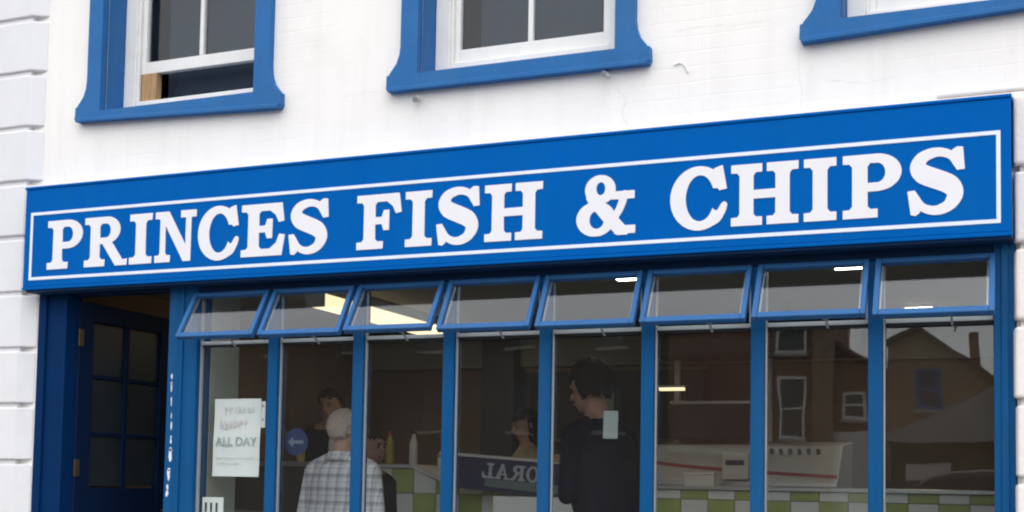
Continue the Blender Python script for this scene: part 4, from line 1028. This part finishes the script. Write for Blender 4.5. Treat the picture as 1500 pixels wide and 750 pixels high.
F_ = empty('stone_block', (0, 0, 0)); tag(F_, 'long dark stone block with dark windows left of the brick terrace', 'building')
M['darkstone'] = paint('dark_stone', (0.07, 0.055, 0.045), 0.9, 0.2, 0.6, 0.3, 10)
MB().box(-75, -15.51, YF-10, YF-0.5, -0.16, 13.0).build('wall', M['darkstone'], F_)
MB().box(-75.2, -15.51, YF-10, YF-0.2, 13.0, 13.3).build('cornice', M['darkstone'], F_)
for k in range(12):
    for zz in (4.0, 8.0): far_window(F_, -18.5-4.6*k, zz, zz+2.2, 1.3, YF-0.5, 'darkwall')
B = empty('brick_house', (0, 0, 0)); tag(B, 'lower brick house with a sloping roof beside the tall brick terrace', 'building')
MB().prism([(-8.69, -0.16), (-5.9, -0.16), (-5.9, 6.3), (-8.69, 8.0)], YF-8, YF-0.4).build('wall', M['brick'], B)
MB().prism([(-8.69, 8.01), (-5.6, 6.12), (-5.6, 6.36), (-8.69, 8.26)], YF-8.2, YF-0.1).build('roof', M['roof'], B)
MB().box(-8.6, -6.1, YF-0.39, YF-0.2, -0.15, 4.0).build('shop_window', M['enamel'], B)
far_window(B, -7.3, 4.5, 5.7, 1.0, YF-0.4)
D = empty('gabled_house', (0, 0, 0)); tag(D, 'tan brick gabled house with chimney and blue upper window', 'building')
MB().prism([(-5.89, -0.16), (-1.3, -0.16), (-1.3, 5.6), (-2.7, 6.8), (-4.6, 8.3), (-5.89, 7.7)], YF-8, YF).build('wall', M['tanbrick'], D)
MB().prism([(-4.6, 8.31), (-1.1, 5.44), (-1.1, 5.64), (-4.6, 8.52), (-6.0, 7.86), (-6.0, 7.66)], YF-8.2, YF+0.2).build('roof', M['roof'], D)
MB().box(-2.75, -2.35, YF-2, YF-1.4, 6.6, 8.3).build('chimney', M['brick'], D)
far_window(D, -4.2, 4.9, 6.6, 1.1, YF, 'blue', 'bluesign')
far_window(D, -2.6, 3.2, 4.4, 0.9, YF)
MB().box(-5.6, -1.6, YF+0.002, YF+0.4, 2.6, 3.0).build('canopy', M['kerb'], D)
E_ = empty('low_shop_row', (0, 0, 0)); tag(E_, 'long low row of shops with grey roof right of the gabled house', 'building')
MB().box(-1.25, 50, YF-9, YF-0.5, -0.16, 4.6).build('wall', M['tanbrick'], E_)
MB().prism_yz([(YF-9.2, 4.6), (YF-0.2, 4.6), (YF-4.8, 6.9)], -1.2, 50.2).build('roof', M['roof'], E_)
for k in range(9): MB().box(0.2+5.4*k, 4.6+5.4*k, YF-0.499, YF-0.35, -0.15, 2.7).build('shop_window', M['darkglass'], E_)
ks = empty('street_kiosk', (0.6, -25.0, -0.29)); tag(ks, 'dark kiosk with a pale grey sloping roof across the road', 'kiosk')
MB().box(-3.6, 3.4, -2.0, 2.0, 0.0, 2.75).build('wall', M['darkstone'], ks)
MB().prism([(-4.0, 2.76), (3.8, 2.76), (3.8, 4.1), (-1.3, 4.0)], -2.4, 2.4).build('roof', M['greyroof'], ks)
MB().box(-3.3, -2.3, 2.001, 2.05, 1.3, 2.3).build('hatch', M['enamel'], ks)
MB().box(-0.9, 0.6, 2.001, 2.05, 1.2, 2.1).build('hatch', M['pink'], ks)
MB().box(-8.95, -8.15, YF+0.002, YF+0.25, -0.15, 11.4).build('pilaster', M['tanbrick'], A)
# dark van parked across the road
vn = empty('parked_van', (-0.4, -14.0, -0.29)); tag(vn, 'dark panel van parked across the road', 'van')
prof = [(-2.6, 0.32), (-2.62, 0.9), (-2.5, 1.12), (-1.75, 1.30), (-1.05, 1.86), (-0.7, 1.95), (2.30, 1.97), (2.5, 1.8), (2.55, 0.32)]
def loft(pr, w): 
    b = MB(); b.prism(pr, -w, w); return b
bo = loft(prof, 0.95).build('body', M['vanpaint'], vn, bevel=0.08)
for sd in (-1, 1):
    y0, y1 = (0.951, 0.962) if sd > 0 else (-0.962, -0.951)
    MB().prism([(-1.70, 1.33), (-1.08, 1.80), (-0.55, 1.84), (-0.55, 1.33)], y0, y1).build('side_window', M['darkglass'], vn)
    MB().box(-0.50, -0.49, y0, y1, 0.5, 1.85).build('door_seam', M['black'], vn)
    for x in (-1.75, 1.65):
        w_ = MB().tube([(x, sd*0.72, 0.34), (x, sd*0.97, 0.34)], 0.34, 24).build('tyre', M['tyre'], vn)
        MB().tube([(x, sd*0.968, 0.34), (x, sd*0.985, 0.34)], 0.20, 20).build('rim', M['silver'], w_)
    MB().box(-2.60, -2.45, sd*0.80-0.13, sd*0.80+0.13, 0.82, 1.0).build('headlight', M['enamel'], vn, bevel=0.02)
MB().prism_yz([(-0.86, 1.34), (0.86, 1.34), (0.80, 1.82), (-0.80, 1.82)], -1.78, -1.16).build('windscreen', M['darkglass'], vn)
